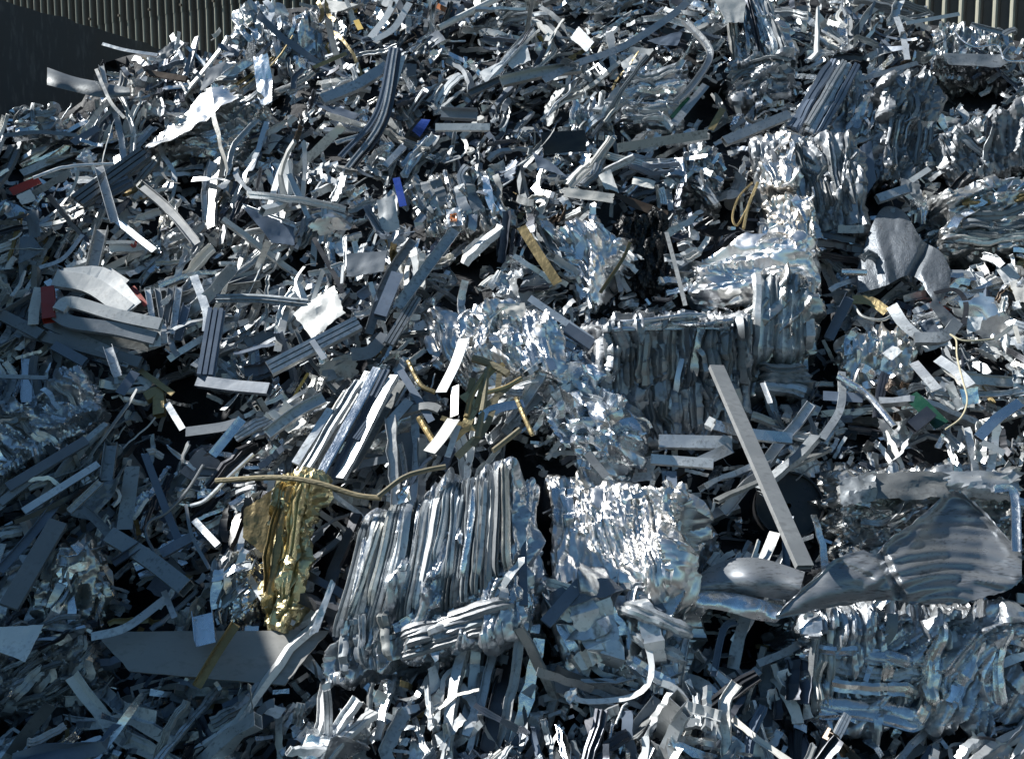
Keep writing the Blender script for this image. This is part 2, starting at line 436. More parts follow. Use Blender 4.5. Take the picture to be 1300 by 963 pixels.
def bale(quad, label, short, yaw=0, tilt=20, depth=0.4, lift=0.12, m='bale_metal', big=(0.14, 0.30), small=(0.05, 0.45),
         lam=(0.16, 0.035, 0.020), grain='u', seed=1, strips=None, low=0.012, rnd=0.022, res=1.8, sharp=32, name='crushed_bale', cat='scrap bale',
         group='pressed aluminium bales', wires=0, skipmask=False, scraps=None):
    """quad: TL, TR, BR, BL in photo pixels"""
    pts, n = face_frame(quad, lift, yaw, tilt)
    TL, TR, BR, BL = pts
    U = ((TR - TL) + (BR - BL)) / 2; W = ((BL - TL) + (BR - TR)) / 2
    a, b, c = np.linalg.norm(U), np.linalg.norm(W), depth
    cpx = np.mean(quad, 0); step = res / scale_at(*cpx)
    V, F = box_grid(a, b, c, step)
    h = np.array([a, b, c]) / 2
    q = np.clip(V, -(h - rnd), h - rnd)
    dn = nrm(V - q + 1e-9 * V)
    base = q + dn * rnd
    g = {'u': (1, 0.1, 0.5), 'v': (0.1, 1, 0.2), 'd': (0.8, 0.7, 0.2), 'e': (0.8, -0.7, 0.2)}[grain]
    disp = low * 1.5 * vnoise(V / 0.16 + seed * 3.1)
    # folds run across the grain vector: squeeze the pattern so that patches are long
    gv = nrm(np.array(g)); el = V - 0.0
    el = V * 0.55 + gv * (V @ gv)[:, None] * 0.75
    if big: disp += facets(el, big[0] * 0.8, big[1] * 0.85, seed * 7 + 1, 0.16)[0]
    if small: disp += facets(el, small[0] * 1.15, small[1] * 0.5, seed * 7 + 2, 0.2)[0] * 0.8
    if lam: disp += lamella(V, lam[0] * 1.25, lam[1] * 1.55, lam[2] * 1.15, seed * 7 + 3, g, 0.28)
    disp += 0.0025 * vnoise(V / 0.02)
    L_ = base + dn * disp[:, None]
    def world(X):
        s = X[:, 0:1] / a + 0.5; t = X[:, 1:2] / b + 0.5
        return TL*(1-s)*(1-t) + TR*s*(1-t) + BR*s*t + BL*(1-s)*t + n * (X[:, 2:3] - c/2)
    Wd = world(L_)
    org = world(np.array([[0, h[1], 0.0]]))[0]
    root = empty(name, org)
    tag(root, label, cat, group)
    new_obj('pressed_body', Wd - org, F, M[m], root, smooth=True, sharp=sharp)
    V2, F2 = box_grid(a * 0.98, b * 0.98, c * 0.98, 0.1); occ(world(V2), F2, -1)
    if strips:
        for S in strips: face_strips(root, org, (TL, TR, BR, BL), n, seed, **S)
    ns = 14 if m != 'foil' else 7
    if scraps is not None: ns = scraps
    if m in ('clinker', 'gold_foil') : ns = 5 if m == 'gold_foil' else 0
    face_scraps(root, org, (TL, TR, BR, BL), n, a, b, seed, ns, {'foil': ('foil', 'alu_shiny'), 'gold_foil': ('gold_foil',), 'bale_dull': ('bale_dull', 'alu_dull', 'alu_mill', 'bale_metal')}.get(m, ('alu_mill', 'bale_metal', 'alu_dull', 'alu_shiny')), g)
    sc = scale_at(*cpx)
    for k in range(wires):
        s = (k + 0.5 + rng.normal(0, 0.1)) / wires
        pth = []
        for t in np.linspace(-0.06, 1.06, 14):
            X = np.array([[(s - .5) * a + rng.normal(0, .004), (t - .5) * b, c / 2 + 0.022 + rng.normal(0, .003)]])
            pth.append(world(X)[0])
        Vw, Fw = sweep(pth, sec_rod(0.006, 5), n)
        o = new_obj('baling_wire', Vw - org, Fw, M['alu_dark'], root, smooth=True)
    LANDMARKS.append((cpx[0], cpx[1], 0.5 * math.hypot(quad[1][0]-quad[0][0], quad[3][1]-quad[0][1]), short))
    if not skipmask: BALE_MASKS.append(np.asarray(quad, float))
    return root

def face_scraps(root, org, pts, n, a, b, seed, count, ms, g):
    TL, TR, BR, BL = pts
    r = np.random.default_rng(seed * 977 + 5)
    base = math.atan2(-g[0], g[1]) if abs(g[1]) > 1e-6 else math.pi / 2
    for k in range(count):
        s0, t0 = r.uniform(0.02, 0.98, 2); L_ = r.uniform(0.10, 0.26) ; ang = base + r.normal(0, 0.55)
        x = np.linspace(-0.5, 0.5, 9)
        al = x * L_; pr = 0.012 * np.interp(x, np.linspace(-.5, .5, 4), r.normal(0, 1, 4))
        s = np.clip(s0 + (al * math.cos(ang) - pr * math.sin(ang)) / a, -0.03, 1.03)[:, None]; t = np.clip(t0 + (al * math.sin(ang) + pr * math.cos(ang)) / b, -0.03, 1.03)[:, None]
        B = TL*(1-s)*(1-t) + TR*s*(1-t) + BR*s*t + BL*(1-s)*t
        up = 0.008 + 0.012 * r.random() + 0.010 * np.interp(x, np.linspace(-.5, .5, 5), r.normal(0, 1, 5)) - 0.05 * np.clip(np.abs(x) - 0.36, 0, 1) * 2
        B = B + n * up[:, None]
        w_ = r.uniform(0.018, 0.05); h_ = r.uniform(0.006, 0.016)
        sec = [lambda: sec_flat(w_, 0.003), lambda: sec_channel(w_, h_, 0.0025), lambda: sec_angle(w_, h_, 0.0025), lambda: sec_groove(w_, h_ * 1.2, 0.003, 2)][r.integers(4)]()
        V, F = sweep(B, sec, nrm(n + r.normal(0, 0.4, 3)), twist=r.normal(0, 0.7), scl=r.uniform(0.85, 1.15, 9))
        new_obj('pressed_scrap', V - org, F, M[ms[r.integers(len(ms))]], root, smooth=True, sharp=25)

def face_strips(root, org, pts, n, seed, count=20, s0=0.0, s1=1.0, t0=0.0, t1=1.0, along='v', width=0.03, height=0.012, raise_=0.012,
                wob=0.01, skew=0.0, ms=('alu_mill',), lenvar=0.12, curl=0.5, kind='fold', nseg=16, bow=0.0, parts='pressed_strip', crk=1.0):
    TL, TR, BR, BL = pts
    r = np.random.default_rng(seed * 101 + count)
    for k in range(count):
        f = (k + 0.5) / count + r.normal(0, 0.15 / count)
        a0 = t0 if along == 'v' else s0; a1 = t1 if along == 'v' else s1
        b0 = s0 if along == 'v' else t0; b1 = s1 if along == 'v' else t1
        cross0 = b0 + (b1 - b0) * f; cross1 = cross0 + skew * (b1 - b0) + r.normal(0, 0.02)
        la = a0 + abs(r.normal(0, lenvar)) * (a1 - a0); lb = a1 - abs(r.normal(0, lenvar)) * (a1 - a0)
        x = np.linspace(0, 1, nseg)
        al = la + (lb - la) * x
        kn = np.sort(np.concatenate([[0, 1], r.uniform(0.1, 0.9, 3)])); kv = r.normal(0, 1, 5)
        cr = cross0 + (cross1 - cross0) * x + bow * np.sin(x * math.pi) + crk * 0.14 * wob * np.interp(x, kn, kv) + 0.55 * wob * np.array([float(vnoise(np.array([seed + 0.5, f * 3.0, y * 1.6])) + 0.35 * vnoise(np.array([seed + 0.5, k * 1.7, y * 2.6]))) for y in x])
        s, t = (cr, al) if along == 'v' else (al, cr)
        s = s[:, None]; t = t[:, None]
        B = TL*(1-s)*(1-t) + TR*s*(1-t) + BR*s*t + BL*(1-s)*t
        up = raise_ * r.uniform(0.4, 1.6) + crk * (0.010 * np.interp(x, np.linspace(0, 1, 7), r.normal(0, 1, 7)) + r.normal(0, 0.0015, nseg))
        ends = curl * 0.05 * (np.clip((0.12 - x) / 0.12, 0, 1) ** 2 + np.clip((x - 0.88) / 0.12, 0, 1) ** 2)
        B = B + n * (up - ends)[:, None]
        w_ = width * r.uniform(0.75, 1.35)
        if kind == 'fold':
            a_, b2, c2 = r.uniform(0.1, 0.9, 3)
            sec = (np.array([(-w_*.55, -height*.2), (-w_*0.42, height*0.55*a_), (-w_*.1, height*0.75), (w_*0.02, height*0.35*b2), (w_*0.3, height*(.5+.5*c2)), (w_*.5, height*0.15), (w_*0.55, -height*0.5), (-w_*0.3, -height*0.5)])[::-1], None)
        elif kind == 'flat': sec = sec_flat(w_, 0.003)
        elif kind == 'groove': sec = sec_groove(w_, height * 1.4, 0.003, 2)
        else: sec = sec_box(w_, height, 0.0025)
        sc = r.uniform(0.9, 1.12, nseg) * np.array([1 + 0.18 * float(vnoise(np.array([k * 3.1, seed + 9.0, y * 5.0]))) for y in x])
        upv = nrm(n + r.normal(0, 0.25, 3))
        V, F = sweep(B, sec, upv, twist=r.normal(0, 0.35) * crk, scl=1 + (sc - 1) * crk)
        new_obj(parts, V - org, F, M[ms[r.integers(len(ms))]], root, smooth=True, sharp=30)
        occ(V, F, -1)

GROUPS = {}
def lin(kind, pts, wpx, m, name, label, cat, short=None, lift=0.10, lifts=None, roll=0.0, n=None, hr=0.6, twist=0.0, smooth=False, group=None, t=0.0025, kink=False, crush=0.0, up=None):
    """a long piece following photo pixels over the heap"""
    pts = np.asarray(pts, float)
    lf = lifts if lifts is not None else [lift] * len(pts)
    W = np.array([P(x, y, l) for (x, y), l in zip(pts, lf)])
    if kink:
        path = []
        for i in range(len(W) - 1):
            L_ = np.linalg.norm(W[i+1] - W[i]); e = min(0.012 / L_, 0.3)
            path += [W[i] + (W[i+1] - W[i]) * f for f in ((0 if i == 0 else e), 0.5, (1 if i == len(W)-2 else 1 - e))]
        path = np.array(path)
    else:
        path = catmull(W, n or (8 if len(W) == 2 else 6 * len(W)))
    mid = pts.mean(0); s = scale_at(*mid); w_ = wpx / s; h_ = w_ * hr
    sec = {'flat': lambda: sec_flat(w_, max(t, 0.002)), 'angle': lambda: sec_angle(w_, h_, t), 'channel': lambda: sec_channel(w_, h_, t), 'box': lambda: sec_box(w_, h_, t),
           'groove': lambda: sec_groove(w_, h_, t, 3), 'step': lambda: sec_step(w_, h_, t), 'tube': lambda: sec_tube(w_, t), 'rod': lambda: sec_rod(w_, 7)}[kind]()
    tocam = nrm(CAM - P(mid[0], mid[1]))
    T = nrm(path[-1] - path[0])
    u = nrm(0.6 * NRM + 0.6 * tocam) if up is None else np.asarray(up, float)
    u = nrm(u - T * (u @ T)); sd = np.cross(T, u)
    u = u * math.cos(R(roll)) + sd * math.sin(R(roll))
    if kind == 'channel' and hr < 0: u = -u
    V, F = sweep(path, sec, u, twist=twist, crush=crush)
    o = new_obj(name, V, F, M[m], smooth=smooth or kind in ('tube', 'rod'), sharp=35)
    tag(o, label, cat, group); occ(V, F, -1)
    if short: LANDMARKS.append((mid[0], mid[1], 12, short))
    return o

def sheet(quad, m, name, label, cat, short=None, lift=0.10, yaw=0, tilt=35, folds=0, amt=0.5, wav=0.006, curl=0.0, nu=14, nv=10, seed=1, rag=0.012, t=0.0025, group=None, mask=False):
    pts, n = face_frame(quad, lift, yaw, tilt)
    r = np.random.default_rng(seed)
    G = quad_grid(pts[[0, 1, 2, 3]], nu, nv, rag, r)
    G = bend_sheet(G, r, folds, amt, wav, curl)
    V, F = slab(G, t)
    o = new_obj(name, V, F, M[m], smooth=True, sharp=25)
    tag(o, label, cat, group); occ(V, F, -1)
    c = np.mean(quad, 0)
    if short: LANDMARKS.append((c[0], c[1], 14, short))
    if mask: BALE_MASKS.append(np.asarray(quad, float))
    return o

# ------------------------------------------------------------------ the setting
def grid_obj(name, x0, x1, y0, y1, nx, ny, zf, m):
    xs = np.linspace(x0, x1, nx); ys = np.linspace(y0, y1, ny)
    X, Y = np.meshgrid(xs, ys, indexing='ij')
    V = np.stack([X, Y, zf(X, Y)], -1).reshape(-1, 3)
    idx = np.arange(nx*ny).reshape(nx, ny)
    F = np.stack([idx[:-1, :-1], idx[1:, :-1], idx[1:, 1:], idx[:-1, 1:]], -1).reshape(-1, 4)
    return new_obj(name, V, F, m)
g = grid_obj('ground', -600, 600, -600, 600, 3, 3, lambda X, Y: X * 0, M['asphalt']); tag(g, kind='structure')

SIL = [(-260, 165), (0, 150), (60, 142), (100, 130), (130, 75), (170, 62), (205, 66), (235, 68), (285, 62), (300, 18), (330, 8), (400, 2), (430, -12), (700, -40), (1080, -25), (1115, 2),
       (1150, 22), (1215, 30), (1300, 48), (1560, 60)]
def sil(px): return np.interp(px, [a for a, _ in SIL], [b for _, b in SIL])

# deep dark gaps between the pieces: px, py, half width, half height
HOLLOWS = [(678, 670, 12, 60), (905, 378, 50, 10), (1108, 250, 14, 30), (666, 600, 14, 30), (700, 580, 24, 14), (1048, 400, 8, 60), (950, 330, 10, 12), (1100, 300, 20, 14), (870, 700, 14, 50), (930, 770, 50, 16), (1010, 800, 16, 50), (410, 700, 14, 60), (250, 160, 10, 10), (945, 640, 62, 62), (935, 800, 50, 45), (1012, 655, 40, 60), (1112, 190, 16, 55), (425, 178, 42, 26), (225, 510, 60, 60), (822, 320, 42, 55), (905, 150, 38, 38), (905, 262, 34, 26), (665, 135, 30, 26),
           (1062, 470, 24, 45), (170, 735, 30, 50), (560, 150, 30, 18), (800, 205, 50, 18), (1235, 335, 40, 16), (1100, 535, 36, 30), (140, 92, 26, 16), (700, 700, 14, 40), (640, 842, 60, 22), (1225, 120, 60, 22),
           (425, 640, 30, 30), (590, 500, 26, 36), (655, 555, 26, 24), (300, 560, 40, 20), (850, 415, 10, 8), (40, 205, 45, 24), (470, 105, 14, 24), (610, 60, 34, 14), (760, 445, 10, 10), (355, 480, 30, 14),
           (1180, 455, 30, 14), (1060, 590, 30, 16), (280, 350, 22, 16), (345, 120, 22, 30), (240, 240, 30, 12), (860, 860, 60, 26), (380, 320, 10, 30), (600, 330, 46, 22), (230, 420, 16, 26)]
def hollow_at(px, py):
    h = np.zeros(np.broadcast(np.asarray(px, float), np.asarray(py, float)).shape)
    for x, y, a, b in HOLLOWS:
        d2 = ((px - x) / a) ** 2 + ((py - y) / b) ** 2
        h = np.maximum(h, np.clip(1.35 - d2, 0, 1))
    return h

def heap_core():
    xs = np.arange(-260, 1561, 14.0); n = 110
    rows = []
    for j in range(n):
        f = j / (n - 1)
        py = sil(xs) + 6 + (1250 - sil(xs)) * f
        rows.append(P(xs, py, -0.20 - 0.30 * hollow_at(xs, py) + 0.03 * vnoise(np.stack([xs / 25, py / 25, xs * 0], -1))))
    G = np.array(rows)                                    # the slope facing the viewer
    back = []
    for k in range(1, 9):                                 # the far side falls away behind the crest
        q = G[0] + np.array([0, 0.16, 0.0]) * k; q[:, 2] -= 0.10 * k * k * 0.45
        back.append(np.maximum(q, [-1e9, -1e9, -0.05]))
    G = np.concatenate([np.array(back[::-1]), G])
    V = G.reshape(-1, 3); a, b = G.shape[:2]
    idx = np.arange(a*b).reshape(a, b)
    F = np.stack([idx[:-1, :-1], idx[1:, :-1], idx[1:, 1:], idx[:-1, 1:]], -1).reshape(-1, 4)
    o = new_obj('packed_scrap', V, F, M['packed_dirt_shade'], smooth=True)
    tag(o, 'packed dirt and fines of the scrap heap, near-black for shade in gaps', 'scrap heap', kind='stuff')
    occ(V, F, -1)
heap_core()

# concrete bay wall: recedes towards the cladding, and runs on past the viewer
def bay_wall():
    root = empty('concrete_wall', (-3.99, 7.6, 0))
    tag(root, 'dark stained concrete bay wall, shaded, behind the heap at its upper corner', 'wall')
    def at(px, d): return np.array([(px - CX) / FPX * d, 0, 0]) + CAM * 0 + FWD * d
    A = at(190, 9.4); B = at(0, 7.84)
    top = 2.2 + 2.1
    C = np.array([-4.75, 4.8, 0]); D = np.array([-5.05, 1.5, 0])
    pts = [np.array([A[0] + 0.55, A[1] + 1.4, 0]), np.array([A[0], A[1], 0]), np.array([B[0], B[1], 0]), C, D]
    pts = [np.array([p[0], p[1]]) for p in pts]
    tops = []
    zA = CAM[2] + 9.4 * ((CY - 62) / FPX * UPV[2] + FWD[2]); zB = CAM[2] + 7.84 * ((CY - 5) / FPX * UPV[2] + FWD[2])
    zs = [zA, zA, zB, zB + 0.03, zB + 0.03]
    org = np.array([-3.99, 7.6, 0]); th = 0.32
    for i in range(4):
        p, q = pts[i], pts[i+1]; d = (q - p) / np.linalg.norm(q - p); nn = np.array([-d[1], d[0]])
        if nn[0] > 0: nn = -nn
        L_ = np.linalg.norm(q - p); nx, nz = int(L_ / 0.12) + 2, 34
        V = []; 
        s = np.linspace(0, 1, nx)[:, None] * np.ones((1, nz)); z = np.linspace(0, 1, nz)[None] * (zs[i] + (zs[i+1] - zs[i]) * s)
        fr = np.stack([p[0] + (q[0]-p[0]) * s, p[1] + (q[1]-p[1]) * s, z], -1)
        wob = 0.012 * vnoise(fr / 0.35) + 0.004 * vnoise(fr / 0.06)
        fr[..., 0] -= nn[0] * wob; fr[..., 1] -= nn[1] * wob
        fr[:, -1, 2] += 0.025 * vnoise(fr[:, -1] / 0.15)
        bk = fr + np.array([nn[0], nn[1], 0]) * th
        V = np.concatenate([fr.reshape(-1, 3), bk.reshape(-1, 3)]); idx = np.arange(nx*nz).reshape(nx, nz); o = nx*nz
        F = [np.stack([idx[:-1, :-1], idx[1:, :-1], idx[1:, 1:], idx[:-1, 1:]], -1).reshape(-1, 4)]
        F.append(F[0][:, ::-1] + o)
        tp = np.stack([idx[:-1, -1], idx[1:, -1], idx[1:, -1] + o, idx[:-1, -1] + o], -1); F.append(tp)
        for e in (0, -1): F.append(np.stack([idx[e, :-1], idx[e, 1:], idx[e, 1:] + o, idx[e, :-1] + o], -1))
        new_obj('wall_panel', V - org, np.concatenate(F), M['concrete'], root, smooth=True, sharp=40)
    # a rusty tie bar on the inner face
    p = at(66, 8.2); zz = CAM[2] + 8.2 * ((CY - 62) / FPX + FWD[2])
bay_wall()

def cladding_wall():
    A = np.array([-5.92, 12.0]); B = np.array([3.67, 7.2])
    d = (B - A) / np.linalg.norm(B - A); nn = np.array([d[1], -d[0]])          # towards the viewer
    A2 = A - d * 2.5; L_ = 21.0
    pitch = 0.110; dep = 0.05; top = 6.6; lap = None
    zlap = CAM[2] + 11.35 * ((CY - 36) / FPX + FWD[2])
    org = np.array([A[0], A[1], 0.0])
    root = empty('corrugated_wall', org)
    tag(root, 'tall pale green corrugated metal cladding behind the crest of the heap', 'wall')
    def panel(z0, z1, off):
        prof = []
        n = int(L_ / pitch)
        for k in range(n):
            for u, v in ((0.0, 0), (0.38, 0), (0.44, 0.6), (0.52, 0.92), (0.63, 1.05), (0.74, 0.92), (0.84, 0.6), (0.90, 0)): prof.append(((k + u) * pitch, v * dep))
        prof = np.array(prof)
        xy = A2[None] + d[None] * prof[:, :1] + nn[None] * (prof[:, 1:] + off)
        zz = np.linspace(z0, z1, 3)
        V = np.concatenate([np.concatenate([xy, np.full((len(xy), 1), z)], 1) for z in zz]); m = len(xy)
        F = []
        for j in range(2):
            a = np.arange(m-1) + j*m
            F.append(np.stack([a, a+1, a+1+m, a+m], -1))
        F = np.concatenate(F)
        Vb = V - np.array([nn[0], nn[1], 0]) * 0.002
        seg = np.tile(np.arange(m-1) % 8, 2); mi = ((seg == 0) | (seg == 7) | (seg == 6) | (seg == 5)).astype(int)  # flats are brown; rib flanks turned from the sun take it as painted shade
        return np.concatenate([V, Vb]), np.concatenate([F, F[:, ::-1] + len(V)]), np.concatenate([mi, mi])
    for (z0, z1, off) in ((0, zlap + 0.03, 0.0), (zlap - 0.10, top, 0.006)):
        V, F, mi = panel(z0, z1, off); new_obj('cladding_sheet', V - org, F, [M['cladding'], M['cladding_valley_shade']], root, midx=mi)
    # dark lap shadow comes from the overlap; bolts along it
    bm = []
    for k in range(8, int(L_ / pitch), 4):
        for zb in (zlap - 0.04 + 0.02 * (hsh(np.int64(k)) - .5), zlap + 1.3):
            c = A2 + d * ((k + 0.65) * pitch) + nn * (dep * 1.08 + 0.008)
            pth = [np.array([c[0], c[1], zb]), np.array([c[0] + nn[0]*0.018, c[1] + nn[1]*0.018, zb])]
            V, F = sweep(pth, sec_rod(0.028, 6), (0, 0, 1)); bm.append((V, F))
    for V, F in bm[:100]:
        new_obj('bolt', V - org, F, M['bolt_steel'], root)
    # purlins behind
    for z in (1.5, zlap, 5.0):
        p = [np.array([*(A2 - nn * 0.06), z]), np.array([*(A2 + d * L_ - nn * 0.06), z])]
        V, F = sweep(p, sec_box(0.06, 0.1, 0.004), (0, 0, 1)); new_obj('rail', V - org, F, M['bolt_steel'], root)
cladding_wall()

# ------------------------------------------------------------------ the bales
G_B = 'pressed aluminium bales'
bale([(466, 655), (652, 582), (660, 798), (414, 868)], 'large bale of upright folded pale blue-grey strips with crumpled underside', 'upright strip bale', yaw=-16, tilt=28, depth=0.42, lift=0.28, m='bale_metal',
     seed=3, lam=(0.2, 0.04, 0.02), grain='u', scraps=5,
     strips=[dict(count=20, t0=0.0, t1=0.66, s0=0.04, s1=0.97, width=0.031, height=0.024, raise_=0.030, bow=0.01, skew=-0.04, crk=0.35, wob=0.012, ms=('alu_mill', 'alu_mill', 'white_paint', 'alu_shiny', 'alu_mill'), lenvar=0.10, curl=0.6),
             dict(count=18, t0=0.0, t1=0.78, s0=0.0, s1=0.9, width=0.028, height=0.022, raise_=0.018, bow=0.01, crk=0.35, skew=-0.04, wob=0.012, ms=('alu_mill', 'alu_dull'), lenvar=0.05, curl=0.4),
             dict(count=5, t0=0.62, t1=0.98, s0=0.0, s1=0.3, width=0.035, height=0.012, raise_=0.024, skew=0.2, ms=('alu_dull',)),
             dict(count=4, along='u', s0=0.35, s1=0.98, t0=0.82, t1=0.97, width=0.05, height=0.014, raise_=0.02, skew=-0.1, ms=('alu_dull', 'bale_dull'))])
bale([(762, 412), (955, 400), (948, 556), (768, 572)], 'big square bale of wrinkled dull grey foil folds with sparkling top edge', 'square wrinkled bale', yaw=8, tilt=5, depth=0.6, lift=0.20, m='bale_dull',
     seed=5, big=(0.16, 0.16), small=None, lam=(0.16, 0.04, 0.035), grain='u', scraps=3,
     strips=[dict(count=10, t0=0.02, t1=0.6, s0=0.05, s1=0.98, width=0.056, height=0.028, raise_=0.014, wob=0.05, ms=('bale_dull', 'bale_metal', 'alu_dull'), lenvar=0.2, curl=1.0),
             dict(count=9, t0=0.5, t1=0.98, s0=0.03, s1=0.97, width=0.056, height=0.028, raise_=0.014, skew=0.05, wob=0.06, ms=('bale_dull', 'alu_dull'), lenvar=0.15, curl=1.0),
             dict(count=10, along='u', t0=-0.03, t1=0.06, s0=0.0, s1=1.0, width=0.018, height=0.012, raise_=0.012, wob=0.05, ms=('foil', 'alu_shiny'), lenvar=0.38)])  # shiny strips added to make the top edge look sunlit
bale([(962, 350), (1032, 352), (1035, 505), (958, 500)], 'shiny bale of broad upright bulging folds beside the square wrinkled bale', 'bulging shiny bale', yaw=-6, tilt=16, depth=0.35, lift=0.20, m='bale_metal', seed=8, scraps=0,
     big=(0.2, 0.4), small=None, lam=(0.3, 0.075, 0.05), grain='u',
     strips=[dict(count=5, t0=0.0, t1=0.72, s0=0.0, s1=0.95, width=0.085, height=0.035, raise_=0.04, wob=0.07, crk=0.8, ms=('alu_mill', 'alu_shiny', 'alu_mill'), lenvar=0.08, curl=1.2),
             dict(count=3, along='u', t0=0.74, t1=1.0, s0=0.0, s1=0.95, width=0.06, height=0.03, raise_=0.03, wob=0.06, ms=('alu_mill',), lenvar=0.1, curl=1.0)])
bale([(690, 602), (864, 620), (852, 738), (706, 744)], 'brilliant silvery bale of rippled foil catching the sun, lying flat', 'brilliant foil bale', yaw=-34, tilt=40, depth=0.4, lift=0.22, m='foil', seed=9, scraps=3,
     big=(0.26, 0.3), small=(0.07, 0.2), lam=(0.24, 0.034, 0.02), grain='u',
     strips=[dict(count=10, t0=0.08, t1=0.5, s0=0.05, s1=0.7, width=0.034, height=0.012, raise_=0.014, wob=0.04, ms=('alu_shiny', 'foil'), lenvar=0.1)])
bale([(688, 742), (885, 752), (868, 868), (722, 862)], 'bale of loosely crushed bluish sheet with large rolling folds', 'loosely crushed bale', yaw=-6, tilt=22, depth=0.35, lift=0.14, m='bale_metal', seed=12,
     big=(0.2, 0.55), small=(0.08, 0.35), lam=None, low=0.03,
     strips=[dict(count=4, t0=0.0, t1=0.85, s0=0.2, s1=0.8, width=0.085, height=0.02, raise_=0.035, wob=0.14, ms=('blue_grey_paint', 'alu_mill'), lenvar=0.1, curl=1.4, kind='flat', skew=0.1),
             dict(count=3, along='u', t0=0.1, t1=0.9, s0=0.0, s1=0.5, width=0.07, height=0.02, raise_=0.03, wob=0.1, ms=('blue_grey_paint', 'alu_mill'), kind='flat', skew=-0.3),
             dict(count=3, along='u', t0=0.1, t1=0.9, s0=0.5, s1=1.0, width=0.05, height=0.02, raise_=0.04, wob=0.12, ms=('alu_shiny', 'alu_mill'), kind='fold', skew=0.3)])
bale([(1026, 785), (1292, 778), (1310, 925), (1022, 925)], 'wide glossy bale of swirling folds under the twisted sheet', 'wide glossy bale', yaw=2, tilt=12, depth=0.5, lift=0.12, m='bale_metal', seed=14,
     big=(0.14, 0.4), small=(0.06, 0.35), lam=(0.22, 0.045, 0.04), grain='d',
     strips=[dict(count=6, along='u', t0=0.1, t1=0.95, s0=0.0, s1=0.55, width=0.045, height=0.02, raise_=0.022, wob=0.16, skew=0.2, ms=('alu_shiny', 'alu_mill'), lenvar=0.15),
             dict(count=6, along='v', t0=0.0, t1=0.95, s0=0.5, s1=0.98, width=0.05, height=0.02, raise_=0.022, wob=0.16, skew=-0.1, ms=('alu_shiny', 'alu_mill'), lenvar=0.15),
             dict(count=3, along='v', t0=0.0, t1=0.9, s0=0.0, s1=0.12, width=0.03, height=0.02, raise_=0.022, wob=0.03, ms=('alu_mill',), lenvar=0.1)])
bale([(1072, 608), (1292, 602), (1287, 712), (1066, 725)], 'bale with plain grey sheet across its top and glittering crushed front', 'flat-topped bale', yaw=3, tilt=6, depth=0.42, lift=0.13, m='bale_metal', seed=16,
     big=(0.09, 0.45), small=(0.035, 0.6), lam=(0.1, 0.022, 0.015), grain='v')
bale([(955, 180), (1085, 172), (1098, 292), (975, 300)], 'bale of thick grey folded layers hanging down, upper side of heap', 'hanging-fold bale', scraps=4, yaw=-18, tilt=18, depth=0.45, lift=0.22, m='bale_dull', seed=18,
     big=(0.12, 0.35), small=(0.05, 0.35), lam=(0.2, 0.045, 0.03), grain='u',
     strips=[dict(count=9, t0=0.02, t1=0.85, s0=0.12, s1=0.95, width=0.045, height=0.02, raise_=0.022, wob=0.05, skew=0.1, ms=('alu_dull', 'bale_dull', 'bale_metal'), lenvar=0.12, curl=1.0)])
bale([(948, 170), (1008, 160), (1012, 232), (962, 238)], 'small mirror-bright crumpled knot on the lit flank of a grey bale', 'mirror-bright knot', yaw=-38, tilt=38, depth=0.2, lift=0.30, m='foil', seed=19, name='crumpled_foil', cat='crumpled foil', group='crumpled bright foil knots',
     big=(0.10, 0.4), small=(0.04, 0.35), lam=None, low=0.03, rnd=0.06)
bale([(968, 250), (1030, 240), (1035, 300), (975, 305)], 'second bright foil knot below the mirror-bright one', 'lower bright knot', yaw=-38, tilt=38, depth=0.2, lift=0.26, m='foil', seed=20, name='crumpled_foil', cat='crumpled foil', group='crumpled bright foil knots',
     big=(0.10, 0.4), small=(0.04, 0.35), lam=(0.2, 0.03, 0.015), low=0.03, rnd=0.05)
bale([(868, 318), (1025, 290), (1032, 342), (882, 366)], 'long low roll of dazzling crinkled foil above the square bale', 'dazzling foil roll', yaw=-32, tilt=44, depth=0.22, lift=0.22, m='foil', seed=22, scraps=2,
     big=(0.22, 0.4), small=(0.08, 0.3), lam=(0.3, 0.06, 0.02), grain='v', rnd=0.09, low=0.03)
bale([(1046, 84), (1088, 90), (1040, 180), (994, 168)], 'bundle of straight parallel ribbed extrusions leaning in sunlight', 'leaning ribbed bundle', yaw=-6, tilt=34, depth=0.22, lift=0.20, m='bale_metal', seed=24, name='extrusion_bundle', cat='scrap bundle', group=None,
     lam=None, big=(0.1, 0.2), small=None,
     strips=[dict(count=5, t0=-0.04, t1=1.0, s0=0.0, s1=1.0, width=0.055, height=0.02, raise_=0.02, wob=0.004, ms=('alu_mill', 'blue_grey_paint', 'alu_mill'), lenvar=0.03, curl=0, kind='groove')])
bale([(1072, 98), (1112, 95), (1110, 175), (1070, 180)], 'dark gaping crushed lump beside the leaning ribbed bundle', 'gaping lump', yaw=10, tilt=20, depth=0.25, lift=0.16, m='bale_metal', seed=25, big=(0.12, 0.6), small=(0.05, 0.5), lam=None, rnd=0.05)
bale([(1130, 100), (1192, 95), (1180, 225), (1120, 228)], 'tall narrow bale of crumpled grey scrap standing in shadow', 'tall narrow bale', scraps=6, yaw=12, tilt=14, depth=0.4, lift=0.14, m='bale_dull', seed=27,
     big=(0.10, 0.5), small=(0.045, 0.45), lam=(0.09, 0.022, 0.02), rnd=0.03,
     strips=[dict(count=7, t0=0.0, t1=1.0, s0=0.0, s1=1.0, width=0.03, height=0.012, raise_=0.012, wob=0.06, ms=('bale_dull', 'alu_dull', 'bale_metal'), lenvar=0.35, curl=1.0)])
